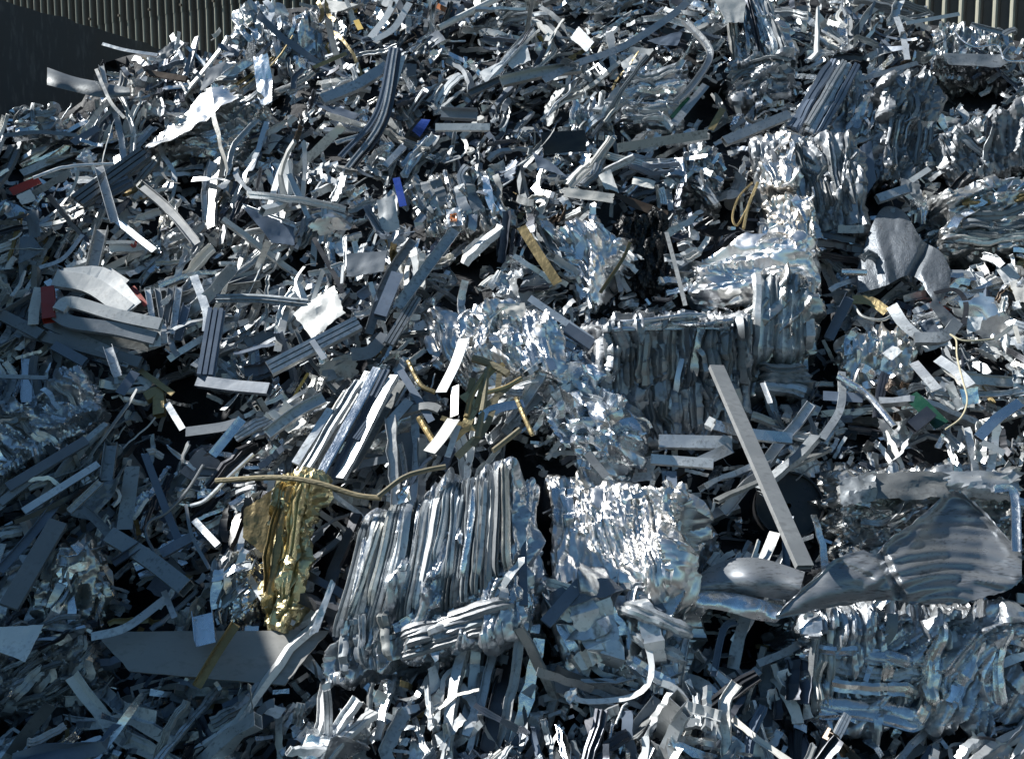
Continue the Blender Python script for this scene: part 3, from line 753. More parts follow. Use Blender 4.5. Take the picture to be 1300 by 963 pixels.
bale([(1192, 172), (1310, 122), (1322, 205), (1215, 232)], 'tilted slab-like bale with dark front, below the cladding', 'tilted slab bale', scraps=5, yaw=-4, tilt=14, depth=0.4, lift=0.18, m='bale_dull', seed=29,
     big=(0.12, 0.3), small=(0.04, 0.45), lam=(0.2, 0.04, 0.025), grain='u')
bale([(1205, 236), (1320, 228), (1325, 312), (1200, 318)], 'bale of long bowed layers with gold band at its bottom', 'bowed-layer bale', yaw=2, tilt=20, depth=0.35, lift=0.15, m='bale_metal', seed=30,
     big=(0.15, 0.35), small=(0.05, 0.4), lam=(0.25, 0.05, 0.03), grain='v',
     strips=[dict(count=5, along='u', t0=0.3, t1=0.95, s0=0.0, s1=1.0, width=0.05, height=0.016, raise_=0.025, wob=0.12, skew=-0.1, ms=('alu_mill', 'alu_dull', 'brass'), lenvar=0.15, bow=0.06)])
bale([(1192, 30), (1285, 42), (1290, 78), (1188, 80)], 'low bale with comb of bright bent fins on the crest near cladding', 'finned crest bale', yaw=-12, tilt=25, depth=0.35, lift=0.14, m='bale_metal', seed=31,
     big=(0.1, 0.4), small=(0.04, 0.5), lam=(0.12, 0.03, 0.03), grain='u')
bale([(180, 188), (292, 106), (338, 128), (300, 205)], 'long bale with sunlit upper ridge and coarse grey flank', 'sun-ridged bale', yaw=-12, tilt=30, depth=0.35, lift=0.2, m='bale_metal', seed=33,
     big=(0.10, 0.35), small=(0.035, 0.7), lam=(0.12, 0.022, 0.02), grain='e', res=1.6)
sheet([(180, 186), (282, 106), (298, 116), (198, 200)], 'foil', 'crumpled_sheet', 'bright crumpled foil sheet added as the sunlit ridge of a coarse bale', 'sheet metal', 'sunlit ridge sheet', lift=0.30, yaw=-35, tilt=42, folds=3, amt=0.35, wav=0.03, nu=50, nv=16, seed=71, rag=0.02)  # bright foil added to stand for the bale's sunlit top edge
bale([(296, 12), (345, 2), (350, 52), (305, 58)], 'folded silvery lump with upright pleats on crest against cladding', 'pleated crest lump', yaw=-20, tilt=20, depth=0.2, lift=0.18, m='alu_mill', seed=35,
     big=(0.12, 0.5), small=(0.05, 0.4), lam=(0.15, 0.04, 0.03), grain='u')
bale([(345, 30), (405, 22), (412, 75), (350, 82)], 'faceted grey lump on the crest beside the pleated one', 'faceted crest lump', yaw=8, tilt=25, depth=0.25, lift=0.14, m='bale_metal', seed=36, big=(0.09, 0.6), small=(0.04, 0.6), lam=None, rnd=0.05)
bale([(522, 232), (622, 212), (648, 285), (540, 300)], 'bright rumpled bale with draped vertical flakes in mid heap', 'draped flake bale', yaw=-10, tilt=24, depth=0.3, lift=0.12, m='bale_metal', seed=38,
     big=(0.09, 0.5), small=(0.04, 0.5), lam=(0.12, 0.03, 0.025), grain='u',
     strips=[dict(count=8, t0=0.0, t1=0.85, s0=0.0, s1=1.0, width=0.05, height=0.012, raise_=0.02, wob=0.06, ms=('alu_mill', 'alu_dull', 'alu_shiny'), lenvar=0.2, curl=1.2, kind='flat')])
bale([(695, 305), (752, 262), (792, 290), (745, 385)], 'loose crumple of thin bright foil standing on end', 'standing foil crumple', yaw=-20, tilt=28, depth=0.25, lift=0.14, m='foil', seed=40, name='crumpled_foil', cat='crumpled foil', group='crumpled bright foil knots',
     big=(0.2, 0.55), small=(0.08, 0.3), lam=(0.3, 0.05, 0.025), grain='u', rnd=0.07)
bale([(604, 432), (700, 412), (812, 540), (738, 588)], 'tumbling stack of bright chunky flakes beside the square bale', 'chunky flake stack', yaw=-32, tilt=36, depth=0.3, lift=0.14, m='alu_shiny', seed=42,
     big=(0.10, 0.85), small=(0.05, 0.3), lam=None, low=0.04, rnd=0.06,
     strips=[dict(count=9, along='u', t0=0.05, t1=0.95, s0=0.05, s1=0.95, width=0.07, height=0.03, raise_=0.03, wob=0.06, ms=('alu_shiny', 'alu_mill'), lenvar=0.35, curl=1.5, nseg=8)])
bale([(532, 395), (650, 388), (640, 442), (545, 452)], 'dazzling wrinkled foil heap beside the white plate', 'dazzling wrinkled foil', yaw=-34, tilt=40, depth=0.25, lift=0.12, m='foil', seed=44, name='crumpled_foil', cat='crumpled foil', group='crumpled bright foil knots',
     big=(0.16, 0.45), small=(0.07, 0.3), lam=(0.16, 0.035, 0.03), grain='u', rnd=0.07)
bale([(606, 392), (690, 400), (704, 470), (614, 474)], 'sunlit white-silver foil mass with upright pleats, above the brassy tangle', 'pleated white foil mass', yaw=-34, tilt=38, depth=0.2, lift=0.16, m='foil', seed=45, name='crumpled_foil', cat='crumpled foil', group='crumpled bright foil knots',
     big=(0.14, 0.4), small=(0.05, 0.3), lam=(0.2, 0.03, 0.03), grain='u', rnd=0.05,
     strips=[dict(count=6, t0=0.0, t1=0.9, s0=0.0, s1=1.0, width=0.045, height=0.02, raise_=0.025, wob=0.05, ms=('alu_shiny', 'foil', 'white_paint'), lenvar=0.15)])
bale([(-20, 535), (102, 462), (132, 535), (-15, 612)], 'dull blue-grey bale of crushed plates, shaded, at the edge of heap', 'shaded plate bale', yaw=16, tilt=24, depth=0.4, lift=0.18, m='bale_metal', seed=46,
     big=(0.11, 0.5), small=(0.045, 0.45), lam=(0.15, 0.035, 0.02), grain='e')
bale([(58, 705), (128, 688), (138, 790), (48, 800)], 'shaded knobbly bale behind the white card', 'knobbly shaded bale', yaw=20, tilt=24, depth=0.35, lift=0.12, m='bale_metal', seed=48, big=(0.07, 0.6), small=(0.03, 0.6), lam=None, rnd=0.05)
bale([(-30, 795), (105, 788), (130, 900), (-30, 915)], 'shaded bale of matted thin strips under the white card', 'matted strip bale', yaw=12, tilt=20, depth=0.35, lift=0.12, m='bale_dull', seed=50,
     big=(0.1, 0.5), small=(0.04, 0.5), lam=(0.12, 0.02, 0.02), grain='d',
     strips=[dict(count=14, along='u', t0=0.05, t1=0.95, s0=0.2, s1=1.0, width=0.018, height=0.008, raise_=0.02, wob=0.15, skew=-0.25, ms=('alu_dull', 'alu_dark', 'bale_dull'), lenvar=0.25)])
bale([(1072, 422), (1152, 408), (1165, 470), (1078, 500)], 'glittering loose foil crumple below the grey cone sheet', 'glittering crumple', yaw=-8, tilt=34, depth=0.25, lift=0.12, m='foil', seed=52, name='crumpled_foil', cat='crumpled foil', group='crumpled bright foil knots',
     big=(0.07, 0.6), small=(0.03, 0.6), lam=None, rnd=0.06)
bale([(725, 135), (768, 122), (775, 195), (722, 200)], 'upright grey crumpled lump behind the black plate', 'upright grey lump', yaw=6, tilt=20, depth=0.25, lift=0.12, m='bale_metal', seed=54, big=(0.08, 0.6), small=(0.035, 0.5), lam=None, rnd=0.06)
bale([(838, 215), (880, 183), (922, 205), (908, 258)], 'peaked crumpled lump catching light under the tan bar', 'peaked lump', yaw=-10, tilt=24, depth=0.3, lift=0.14, m='bale_metal', seed=56, big=(0.1, 0.5), small=(0.035, 0.55), lam=(0.15, 0.03, 0.02), grain='d', rnd=0.05)
bale([(795, 92), (868, 78), (862, 162), (788, 158)], 'open crushed window-frame bale with looping layers', 'looped frame bale', yaw=-4, tilt=24, depth=0.25, lift=0.10, m='bale_metal', seed=58, big=(0.12, 0.3), small=(0.04, 0.4), lam=(0.2, 0.04, 0.03), grain='v',
     strips=[dict(count=6, along='u', t0=0.1, t1=0.9, s0=0.0, s1=1.0, width=0.05, height=0.02, raise_=0.025, wob=0.12, ms=('alu_mill', 'alu_shiny'), lenvar=0.15, bow=0.05)])
bale([(920, -8), (972, -8), (1012, 72), (935, 78)], 'tall bale of bright upright ribs with a pale plate on it, at crest', 'ribbed crest bale', yaw=-14, tilt=18, depth=0.3, lift=0.14, m='bale_metal', seed=60, big=(0.1, 0.3), small=None, lam=(0.2, 0.035, 0.03), grain='u',
     strips=[dict(count=7, t0=0.0, t1=1.0, s0=0.0, s1=1.0, width=0.035, height=0.025, raise_=0.03, wob=0.05, skew=-0.1, ms=('alu_shiny', 'alu_mill', 'alu_dark'), lenvar=0.08)])
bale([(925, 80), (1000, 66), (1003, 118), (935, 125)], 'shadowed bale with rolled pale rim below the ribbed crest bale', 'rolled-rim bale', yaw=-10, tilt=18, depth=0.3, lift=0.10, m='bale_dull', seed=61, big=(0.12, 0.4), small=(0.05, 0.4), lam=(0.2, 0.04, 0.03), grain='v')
bale([(270, 715), (318, 698), (332, 772), (282, 790)], 'silver lump with concentric curled ridges beside the brass bundle', 'curled ridge lump', yaw=-10, tilt=26, depth=0.2, lift=0.14, m='alu_shiny', seed=63, big=(0.14, 0.4), small=None, lam=(0.3, 0.02, 0.02), grain='d', rnd=0.05,
     name='crushed_lump', group=None)
bale([(248, 470), (332, 440), (338, 478), (258, 482)], 'small dark glinting foil nest under the long pale profile', 'glinting foil nest', yaw=0, tilt=30, depth=0.2, lift=0.02, m='bale_metal', seed=65, big=(0.08, 0.5), small=(0.03, 0.6), lam=None, rnd=0.05, name='crumpled_foil', cat='crumpled foil', group='crumpled bright foil knots')
bale([(18, 140), (68, 136), (75, 168), (22, 172)], 'small shaded bale of pale folded strips near the concrete wall', 'small wall-side bale', yaw=14, tilt=26, depth=0.25, lift=0.16, m='bale_metal', seed=66, big=(0.1, 0.5), small=(0.04, 0.5), lam=(0.1, 0.03, 0.02), grain='v')
# clinker-black granular bale
bale([(788, 275), (845, 262), (858, 362), (792, 372)], 'matt black granular lump speckled with tiny silver glints', 'black speckled lump', yaw=4, tilt=24, depth=0.3, lift=0.08, m='clinker', seed=68, big=(0.05, 0.6), small=(0.02, 0.7), lam=None, rnd=0.05, name='clinker_lump', cat='slag lump', group=None)
# brass / gold bundle
bale([(360, 605), (396, 601), (362, 792), (330, 790)], 'tall crumpled gold foil bundle standing upright', 'gold foil bundle', yaw=-22, tilt=26, depth=0.10, lift=0.26, m='gold_foil', seed=70, name='gold_foil_bundle', cat='foil bundle', group=None,
     big=(0.08, 0.6), small=(0.03, 0.9), lam=(0.3, 0.03, 0.03), grain='u', rnd=0.03, res=1.4,
     strips=[dict(count=4, t0=0.02, t1=0.9, s0=0.0, s1=0.95, width=0.03, height=0.02, raise_=0.02, wob=0.06, ms=('gold_foil', 'brass'), lenvar=0.08)])

# open bundle of crushed white profiles with red ends
b = empty('profile_bundle', P(125, 395, 0.1)); tag(b, 'crushed bundle of white folded profiles with red caps at its ends', 'scrap bundle')
_o = np.array(b.location)
def sub(kind, pts, wpx, m, nm, lift=0.2, **k):
    k.setdefault('hr', 0.6)
    o = lin(kind, pts, wpx, m, nm, None, None, lift=lift, **k)
    if 'label' in o: del o['label']
    o.parent = b; o.location = Vector(o.location) - Vector(_o)
    return o
sub('box', [(72, 356), (120, 366), (165, 398)], 22, 'white_paint', 'flattened_profile', 0.24, n=10, hr=0.35)
sub('flat', [(80, 352), (130, 352), (168, 392)], 26, 'white_paint', 'flattened_profile', 0.28, n=10)
sub('box', [(75, 398), (92, 386), (150, 402), (206, 414)], 15, 'white_paint', 'flattened_profile', 0.28, n=16, hr=0.5)
sub('box', [(75, 402), (95, 412), (150, 420), (200, 432)], 16, 'grey_paint', 'flattened_profile', 0.24, n=16, hr=0.5)
sub('flat', [(80, 418), (130, 428), (190, 438)], 18, 'alu_dull', 'flattened_profile', 0.16, n=10)
sub('flat', [(50, 365), (44, 390), (42, 412)], 12, 'white_paint', 'end_fold', 0.22)
sub('flat', [(60, 356), (75, 375), (82, 400)], 9, 'alu_shiny', 'end_fold', 0.2)
sub('box', [(62, 370), (64, 410)], 15, 'red_paint', 'end_cap', 0.24, hr=0.6)
sub('flat', [(196, 414), (197, 440)], 14, 'white_paint', 'end_fold', 0.24)
sub('flat', [(206, 412), (209, 436)], 9, 'alu_mill', 'end_fold', 0.22)
LANDMARKS.append((125, 395, 70, 'red-capped profile bundle')); BALE_MASKS.append(np.array([(45, 352), (170, 352), (210, 440), (45, 415)], float))

# ------------------------------------------------------------------ the big twisted sheets, plates and grey cone sheet
def twisted_sheet():
    # spine and rim given as photo pixels, one sheet with rolling grooves
    top = [(985, 782), (1002, 762), (1030, 738), (1062, 708), (1092, 698), (1114, 706), (1122, 690), (1146, 672), (1178, 650), (1206, 618), (1224, 626), (1252, 652), (1280, 684), (1297, 700)]
    bot = [(985, 784), (1030, 775), (1070, 767), (1100, 763), (1130, 762), (1158, 764), (1180, 766), (1210, 767), (1230, 763), (1250, 758), (1268, 752), (1282, 746), (1290, 742), (1297, 736)]
    n = 110; m = 54
    ti = np.linspace(0, len(top) - 1, n)
    T2 = np.stack([np.interp(ti, range(len(top)), [p[k] for p in top]) for k in (0, 1)], 1)
    B2 = np.stack([np.interp(ti, range(len(bot)), [p[k] for p in bot]) for k in (0, 1)], 1)
    ker = np.ones(5) / 5
    for A in (T2, B2):
        for k in (0, 1): A[2:-2, k] = np.convolve(A[:, k], ker, 'valid')
    G = np.zeros((n, m, 3))
    for i in range(n):
        f = i / (n - 1)
        for j in range(m):
            g_ = j / (m - 1)
            px, py = T2[i] * (1 - g_) + B2[i] * g_ + (np.array([0.0, 2.2 * float(vnoise(np.array([i / 2.2, g_, 1.0])))]) if j in (0, m - 1) else 0)
            belly = math.sin(g_ * math.pi * 0.75 + 0.2) * 0.085 * math.sin(min(1, f * 1.3) * math.pi * 0.8)
            # grooves fan out from the low left and arch over the crown
            cx, cy = 1205.0, 790.0
            rad = math.hypot((px - cx) * 0.75, (py - cy) * 1.25)
            nz = float(vnoise(np.array([px / 34.0, py / 26.0, 4.0]))); nz2 = float(vnoise(np.array([px / 14.0, py / 9.0, 9.0])))
            gr = 0.0052 * math.sin(rad / 2.9 + 0.5 * nz) * (0.45 + 0.55 * abs(math.sin(rad / 21.0 + 0.4 * nz))) * min(1, max(0, (px - 1080) / 50)) + 0.008 * abs(nz) + 0.0012 * nz2
            def crease(x0, y0, x1, y1, wd_):
                L2 = math.hypot(x1 - x0, y1 - y0); dd = ((px - x0) * (y1 - y0) - (py - y0) * (x1 - x0)) / L2; tt = ((px - x0) * (x1 - x0) + (py - y0) * (y1 - y0)) / L2 / L2
                return max(0, 1 - abs(dd) / wd_) * max(0, min(1, 4 * (tt + .1), 4 * (1.1 - tt)))
            gr -= 0.035 * crease(1118, 700, 1146, 764, 9) + 0.02 * crease(1060, 712, 1110, 735, 6)
            gr += 0.012 * crease(1206, 616, 1150, 700, 9) + 0.018 * crease(1225, 735, 1292, 742, 8)
            roll = -0.035 * math.exp(-((g_ - 0.0) / 0.05) ** 2) * (0.3 + 0.7 * (px > 1120))
            G[i, j] = P(px, py, 0.24 + belly + gr - roll + 0.05 * f + 0.012 * math.sin(px / 22.0))
    V, F = slab(G, 0.0035)
    o = new_obj('twisted_sheet', V, F, M['grey_sheet'], smooth=True, sharp=50)
    tag(o, 'big dull grey twisted sheet with arching grooves, like a breaking wave', 'sheet metal'); occ(V, F, -1)
    LANDMARKS.append((1160, 720, 120, 'grooved twisted sheet')); BALE_MASKS.append(np.array([(1000, 765), (1210, 630), (1300, 705), (1290, 755)], float))
mat('grey_sheet', (0.30, 0.32, 0.35), 0.6, 0.38, 0.2, 0.9, 0.12, 9, stretch=(0.6, 1, 3))
mat('bar_grey', (0.36, 0.37, 0.38), 0.35, 0.48, 0.35, 0.35, 0.15, 8, stretch=(0.5, 1, 1))
twisted_sheet()
def curved_panel(name, top, bot, m, label, short, lift=0.12, belly=0.08, n=40, mm=20, cat='sheet metal', thick=0.004):
    G = np.zeros((n, mm, 3))
    T2 = catmull(np.array([(a, b, 0) for a, b in top]), n); B2 = catmull(np.array([(a, b, 0) for a, b in bot]), n)
    for i in range(n):
        for j in range(mm):
            g_ = j / (mm - 1); p = T2[i] * (1-g_) + B2[i] * g_
            G[i, j] = P(p[0], p[1], lift + belly * math.sin(g_ * math.pi) + 0.01 * math.sin(i * 0.35))
    V, F = slab(G, thick)
    o = new_obj(name, V, F, M[m], smooth=True, sharp=50); tag(o, label, cat); occ(V, F, -1)
    c = (T2.mean(0) + B2.mean(0)) / 2
    if short: LANDMARKS.append((c[0], c[1], 40, short))
    return o
curved_panel('curved_panel', [(868, 745), (910, 716), (960, 708), (1022, 726)], [(880, 750), (930, 752), (975, 758), (1012, 762)], 'grey_sheet', 'smooth curved grey panel ending against the long flat bar', 'smooth curved panel', 0.18, 0.045)
curved_panel('curved_panel', [(876, 748), (925, 752), (970, 762), (1000, 775)], [(884, 770), (920, 775), (955, 785), (985, 790)], 'alu_shiny', 'bright rolled edge strip below the smooth curved panel', None, 0.2, 0.02)
sheet([(1066, 608), (1110, 598), (1112, 634), (1070, 640)], 'alu_dull', 'sheet_offcut', 'short grey sheet at the near end of the flat bale top', 'sheet metal', lift=0.24, tilt=46, wav=0.02, rag=0.03, seed=3)
sheet([(1095, 600), (1200, 597), (1205, 632), (1100, 634)], 'alu_dull', 'sheet_offcut', 'plain grey sheet lying along the top of the flat-topped bale', 'sheet metal', lift=0.275, tilt=44, seed=4, wav=0.018, folds=1, amt=0.15, rag=0.03)
sheet([(1198, 598), (1298, 600), (1292, 634), (1200, 632)], 'alu_mill', 'sheet_offcut', 'dented pale sheet on the far end of the flat-topped bale', 'sheet metal', lift=0.275, tilt=42, seed=5, wav=0.03, folds=2, amt=0.3, rag=0.03)
lin('channel', [(1262, 622), (1286, 628), (1290, 700)], 10, 'alu_shiny', 'bent_strip', 'bright strip bent round the corner of the flat-topped bale', 'strip', lift=0.36)
sheet([(120, 802), (418, 800), (362, 870), (165, 852)], 'bar_grey', 'flat_plate', 'large smooth grey plate lying flat at the foot of the heap', 'plate', 'large grey plate', lift=0.12, tilt=52, seed=7, t=0.006, rag=0.004, wav=0.006, mask=True)
sheet([(0, 796), (56, 793), (32, 840), (-12, 822)], 'white_paint', 'white_card', 'square white sheet on top of the matted strip bale', 'sheet metal', 'square white sheet', lift=0.30, mask=True, tilt=50, seed=8, t=0.002, rag=0.004)
sheet([(372, 398), (424, 362), (438, 398), (396, 430)], 'white_paint', 'bent_plate', 'gleaming white folded plate above the ribbed pale profile', 'sheet metal', 'gleaming white plate', lift=0.26, mask=True, tilt=35, yaw=-20, seed=9, wav=0.012, curl=0.3)
sheet([(308, 262), (376, 287), (374, 312), (345, 308)], 'blue_grey_paint', 'bent_plate', 'slate-blue triangular plate with a folded edge', 'sheet metal', 'slate-blue plate', lift=0.2, mask=True, tilt=30, yaw=10, seed=10)
lin('angle', [(308, 262), (376, 287)], 5, 'alu_mill', 'angle_strip', 'thin bright angle along the slate-blue plate edge', 'angle strip', lift=0.215)
sheet([(686, 168), (742, 165), (745, 192), (690, 196)], 'black_anodised', 'dark_plate', 'near-black rectangular plate facing out in mid heap', 'plate', 'near-black plate', lift=0.24, mask=True, tilt=10, seed=11, t=0.004, rag=0.003)
sheet([(640, 76), (668, 56), (674, 76), (650, 88)], 'white_paint', 'sheet_offcut', 'white offcut square, lower of two near the crest bar', 'sheet metal', lift=0.2, tilt=42, seed=12)
sheet([(724, 48), (735, 34), (754, 54), (744, 66)], 'white_paint', 'sheet_offcut', 'brightest small white square above the long bowed strip', 'sheet metal', lift=0.24, tilt=45, yaw=-20, seed=13)
sheet([(788, 80), (804, 68), (811, 84), (794, 94)], 'white_paint', 'sheet_offcut', 'small white square below the long bowed strip', 'sheet metal', lift=0.2, tilt=40, seed=14)
sheet([(676, 194), (700, 206), (722, 226), (682, 212)], 'blue_grey_paint', 'sheet_offcut', 'pale blue tapering offcut just under the near-black plate', 'sheet metal', lift=0.2, tilt=35, seed=15)
sheet([(716, 238), (780, 246), (778, 258), (716, 250)], 'white_paint', 'sheet_offcut', 'narrow pale plank-like offcut in mid heap', 'sheet metal', lift=0.2, tilt=30, seed=16)
sheet([(770, 240), (848, 268), (846, 280), (800, 262)], 'brown_anodised', 'sheet_offcut', 'brown-grey tapering offcut above the black speckled lump', 'sheet metal', lift=0.18, tilt=30, seed=17)
sheet([(760, 222), (775, 216), (786, 244), (768, 240)], 'white_paint', 'sheet_offcut', 'white curled corner piece above the brown-grey offcut', 'sheet metal', lift=0.2, tilt=40, seed=18, curl=0.6)
sheet([(804, 224), (832, 230), (830, 240), (802, 234)], 'white_paint', 'sheet_offcut', 'little white plate below the tan bar', 'sheet metal', lift=0.18, tilt=40, seed=19)
sheet([(478, 255), (500, 248), (508, 290), (484, 300)], 'white_paint', 'bent_plate', 'tall white curled plate beside the blue plastic strip', 'sheet metal', 'tall white curled plate', lift=0.22, mask=True, tilt=25, seed=20, curl=0.5)
sheet([(608, 92), (636, 78), (640, 90), (616, 104)], 'white_paint', 'sheet_offcut', 'pale square offcut by the crest, beside the ribbed tube', 'sheet metal', lift=0.18, tilt=40, seed=21)
sheet([(1266, 342), (1284, 334), (1296, 352), (1276, 362)], 'white_paint', 'sheet_offcut', 'white square with clipped corner, upper of a stepped pair', 'sheet metal', lift=0.2, tilt=40, seed=22)
sheet([(1282, 356), (1310, 352), (1312, 384), (1290, 384)], 'white_paint', 'sheet_offcut', 'white square, lower of a stepped pair at the heap edge', 'sheet metal', lift=0.18, tilt=40, seed=23)
sheet([(1228, 386), (1240, 372), (1270, 386), (1258, 404)], 'alu_mill', 'sheet_offcut', 'mottled silver square beside the coiled band', 'sheet metal', lift=0.18, tilt=40, seed=24, wav=0.012)
sheet([(1226, 402), (1248, 402), (1244, 418), (1228, 424)], 'white_paint', 'sheet_offcut', 'white torn scrap under the mottled silver square', 'sheet metal', lift=0.18, tilt=35, seed=25)
sheet([(1184, 378), (1220, 408), (1204, 420), (1180, 388)], 'alu_dull', 'sheet_offcut', 'tapering grey leaning plate next to the coiled band', 'sheet metal', lift=0.18, tilt=35, seed=26)
sheet([(1166, 410), (1184, 404), (1194, 422), (1176, 428)], 'blue_grey_paint', 'sheet_offcut', 'blue-grey card in a dark hollow of the heap', 'sheet metal', lift=0.1, tilt=35, seed=27)
sheet([(1120, 448), (1134, 438), (1146, 446), (1132, 458)], 'white_paint', 'sheet_offcut', 'tiny bright white square on the glittering crumple', 'sheet metal', lift=0.26, tilt=45, seed=28)
sheet([(440, 322), (492, 318), (486, 345), (440, 352)], 'grey_paint', 'sheet_offcut', 'grey four-sided plate above the gleaming white plate', 'sheet metal', lift=0.18, tilt=32, seed=29)
sheet([(632, 386), (666, 384), (668, 404), (634, 406)], 'white_paint', 'sheet_offcut', 'white rectangular plate above the chunky flakes', 'sheet metal', 'white rectangle', lift=0.2, mask=True, tilt=28, seed=30)
sheet([(25, 300), (42, 300), (56, 318), (24, 336)], 'alu_dull', 'sheet_offcut', 'rough grey triangular plate near the heap edge', 'sheet metal', lift=0.18, tilt=32, seed=31)
sheet([(32, 268), (48, 266), (52, 300), (38, 304)], 'grey_paint', 'sheet_offcut', 'mottled grey card standing upright above a triangular plate', 'sheet metal', lift=0.2, tilt=28, seed=32)
sheet([(310, 645), (345, 622), (338, 705), (308, 682)], 'brass', 'perforated_plate', 'brassy mesh plate leaning beside the gold foil bundle', 'plate', lift=0.2, tilt=26, seed=33, t=0.004)
sheet([(78, 652), (128, 612), (170, 592), (118, 662)], 'alu_dull', 'bent_plate', 'wavy blue-grey plate above the stout box profile', 'sheet metal', None, lift=0.2, tilt=35, seed=34, wav=0.03, folds=1, amt=0.4)
sheet([(192, 618), (252, 588), (264, 620), (206, 650)], 'grey_paint', 'sheet_offcut', 'flat dusky sheet lying in shade among thin strips', 'sheet metal', lift=0.06, tilt=36, seed=35)
sheet([(502, 622), (520, 616), (522, 634), (506, 640)], 'alu_shiny', 'sheet_offcut', 'small gleaming ribbed tab at top of the upright strip bale', 'sheet metal', lift=0.42, tilt=30, yaw=-25, seed=36)
sheet([(500, 552), (530, 546), (548, 585), (505, 606)], 'grey_paint', 'sheet_offcut', 'smooth grey sheet behind the brown bent rod', 'sheet metal', lift=0.1, tilt=30, seed=37)
sheet([(420, 735), (426, 740), (404, 802), (392, 806)], 'alu_mill', 'metal_shard', 'narrow pointed shard standing beside the upright strip bale', 'shard', lift=0.2, tilt=25, seed=38)
sheet([(905, -4), (948, -6), (944, 28), (922, 30)], 'white_paint', 'sheet_offcut', 'pale rectangular plate resting on the ribbed crest bale', 'sheet metal', lift=0.26, tilt=30, seed=39)
sheet([(822, 52), (868, 38), (860, 58), (838, 58)], 'blue_grey_paint', 'sheet_offcut', 'blue-grey fan-shaped flap beside the bent crest channel', 'sheet metal', lift=0.18, tilt=35, seed=40)
sheet([(1195, 68), (1292, 70), (1270, 86), (1206, 82)], 'alu_dull', 'wide_strip', 'wide dull strip lying across the finned crest bale', 'strip', lift=0.3, tilt=30, seed=41)
sheet([(1092, 186), (1106, 178), (1112, 230), (1098, 250)], 'blue_grey_paint', 'metal_shard', 'tall blue-grey shard pointing up beside the hanging folds', 'shard', lift=0.22, tilt=20, seed=42)
sheet([(322, 74), (342, 70), (346, 130), (328, 138)], 'alu_shiny', 'crumpled_sheet', 'tall pale crumpled panel standing below the crest', 'sheet metal', 'tall crumpled panel', lift=0.26, tilt=18, yaw=-20, seed=43, wav=0.016, folds=1, amt=0.3)
curved_panel('bent_sheet', [(60, 86), (95, 98), (130, 105), (164, 112)], [(60, 108), (92, 116), (130, 124), (166, 122)], 'alu_dull', 'wide ribbon of bent sheet jutting from the heap before concrete wall', 'jutting ribbon sheet', 0.3, 0.03, mm=8)

def cone_sheet():
    tl = catmull([(1086, 350, 0), (1098, 312, 0), (1114, 272, 0), (1130, 262, 0), (1150, 272, 0), (1170, 304, 0), (1194, 320, 0), (1208, 345, 0)], 70)
    bl = catmull([(1090, 372, 0), (1106, 368, 0), (1126, 362, 0), (1150, 350, 0), (1168, 356, 0), (1178, 372, 0), (1190, 384, 0), (1205, 370, 0)], 70)
    G = np.zeros((70, 44, 3))
    for i in range(70):
        for j in range(44):
            g_ = j / 43; p = tl[i] * (1 - g_) + bl[i] * g_; e = math.sin(i / 69 * math.pi) ** 0.5
            q = np.array([p[0] / 22.0, p[1] / 22.0, 2.0])
            fold = 0.05 * max(0, 1 - abs((p[0] - 1168) + 0.5 * (p[1] - 330)) / 9.0)
            G[i, j] = P(p[0], p[1], 0.12 + 0.07 * math.sin(g_ * math.pi * 0.7 + 0.3) * e + 0.018 * abs(float(vnoise(q))) - fold + 0.03 * max(0, 1 - abs((p[0] - 1122) - 0.25 * (p[1] - 330)) / 14.0) + 0.0025 * float(vnoise(q * 6)))
    Vw, Fw = slab(G, 0.004); o = new_obj('bent_sheet', Vw, Fw, M['satin_sheet'], smooth=True, sharp=40); occ(Vw, Fw, -1)
    tag(o, 'smooth dull grey sheet bent to a soft cone with a rounded hanging lobe', 'sheet metal')
    LANDMARKS.append((1145, 325, 55, 'grey cone sheet')); BALE_MASKS.append(np.array([(1095, 300), (1150, 268), (1205, 330), (1190, 370)], float))
mat('satin_sheet', (0.24, 0.265, 0.30), 0.5, 0.5, 0.25, 0.7, 0.3, 60, stretch=(2, 2, 0.4))
cone_sheet()

# round drum end in a dark hollow
def drum():
    c = P(1003, 640, -0.06)
    root = empty('metal_drum', c); tag(root, 'dark round drum end deep in a hollow under the flat bar', 'drum')
    n_ = nrm(np.array([-0.1, -0.9, 0.35]))
    V, F = sweep([c - n_ * 0.22, c - n_ * 0.05, c], (sec_tube(0.30, 0.008, 36)), (0, 0, 1)); new_obj('drum_shell', V - c, F, M['black_anodised'], root, smooth=True, sharp=40)
    V, F = sweep([c - n_ * 0.05, c - n_ * 0.042, c - n_ * 0.038], (sec_tube(0.284, 0.13, 36)), (0, 0, 1)); new_obj('drum_lid', V - c, F, M['black_anodised'], root, smooth=True, sharp=40)
    LANDMARKS.append((1003, 640, 30, 'dark drum end'))
drum()

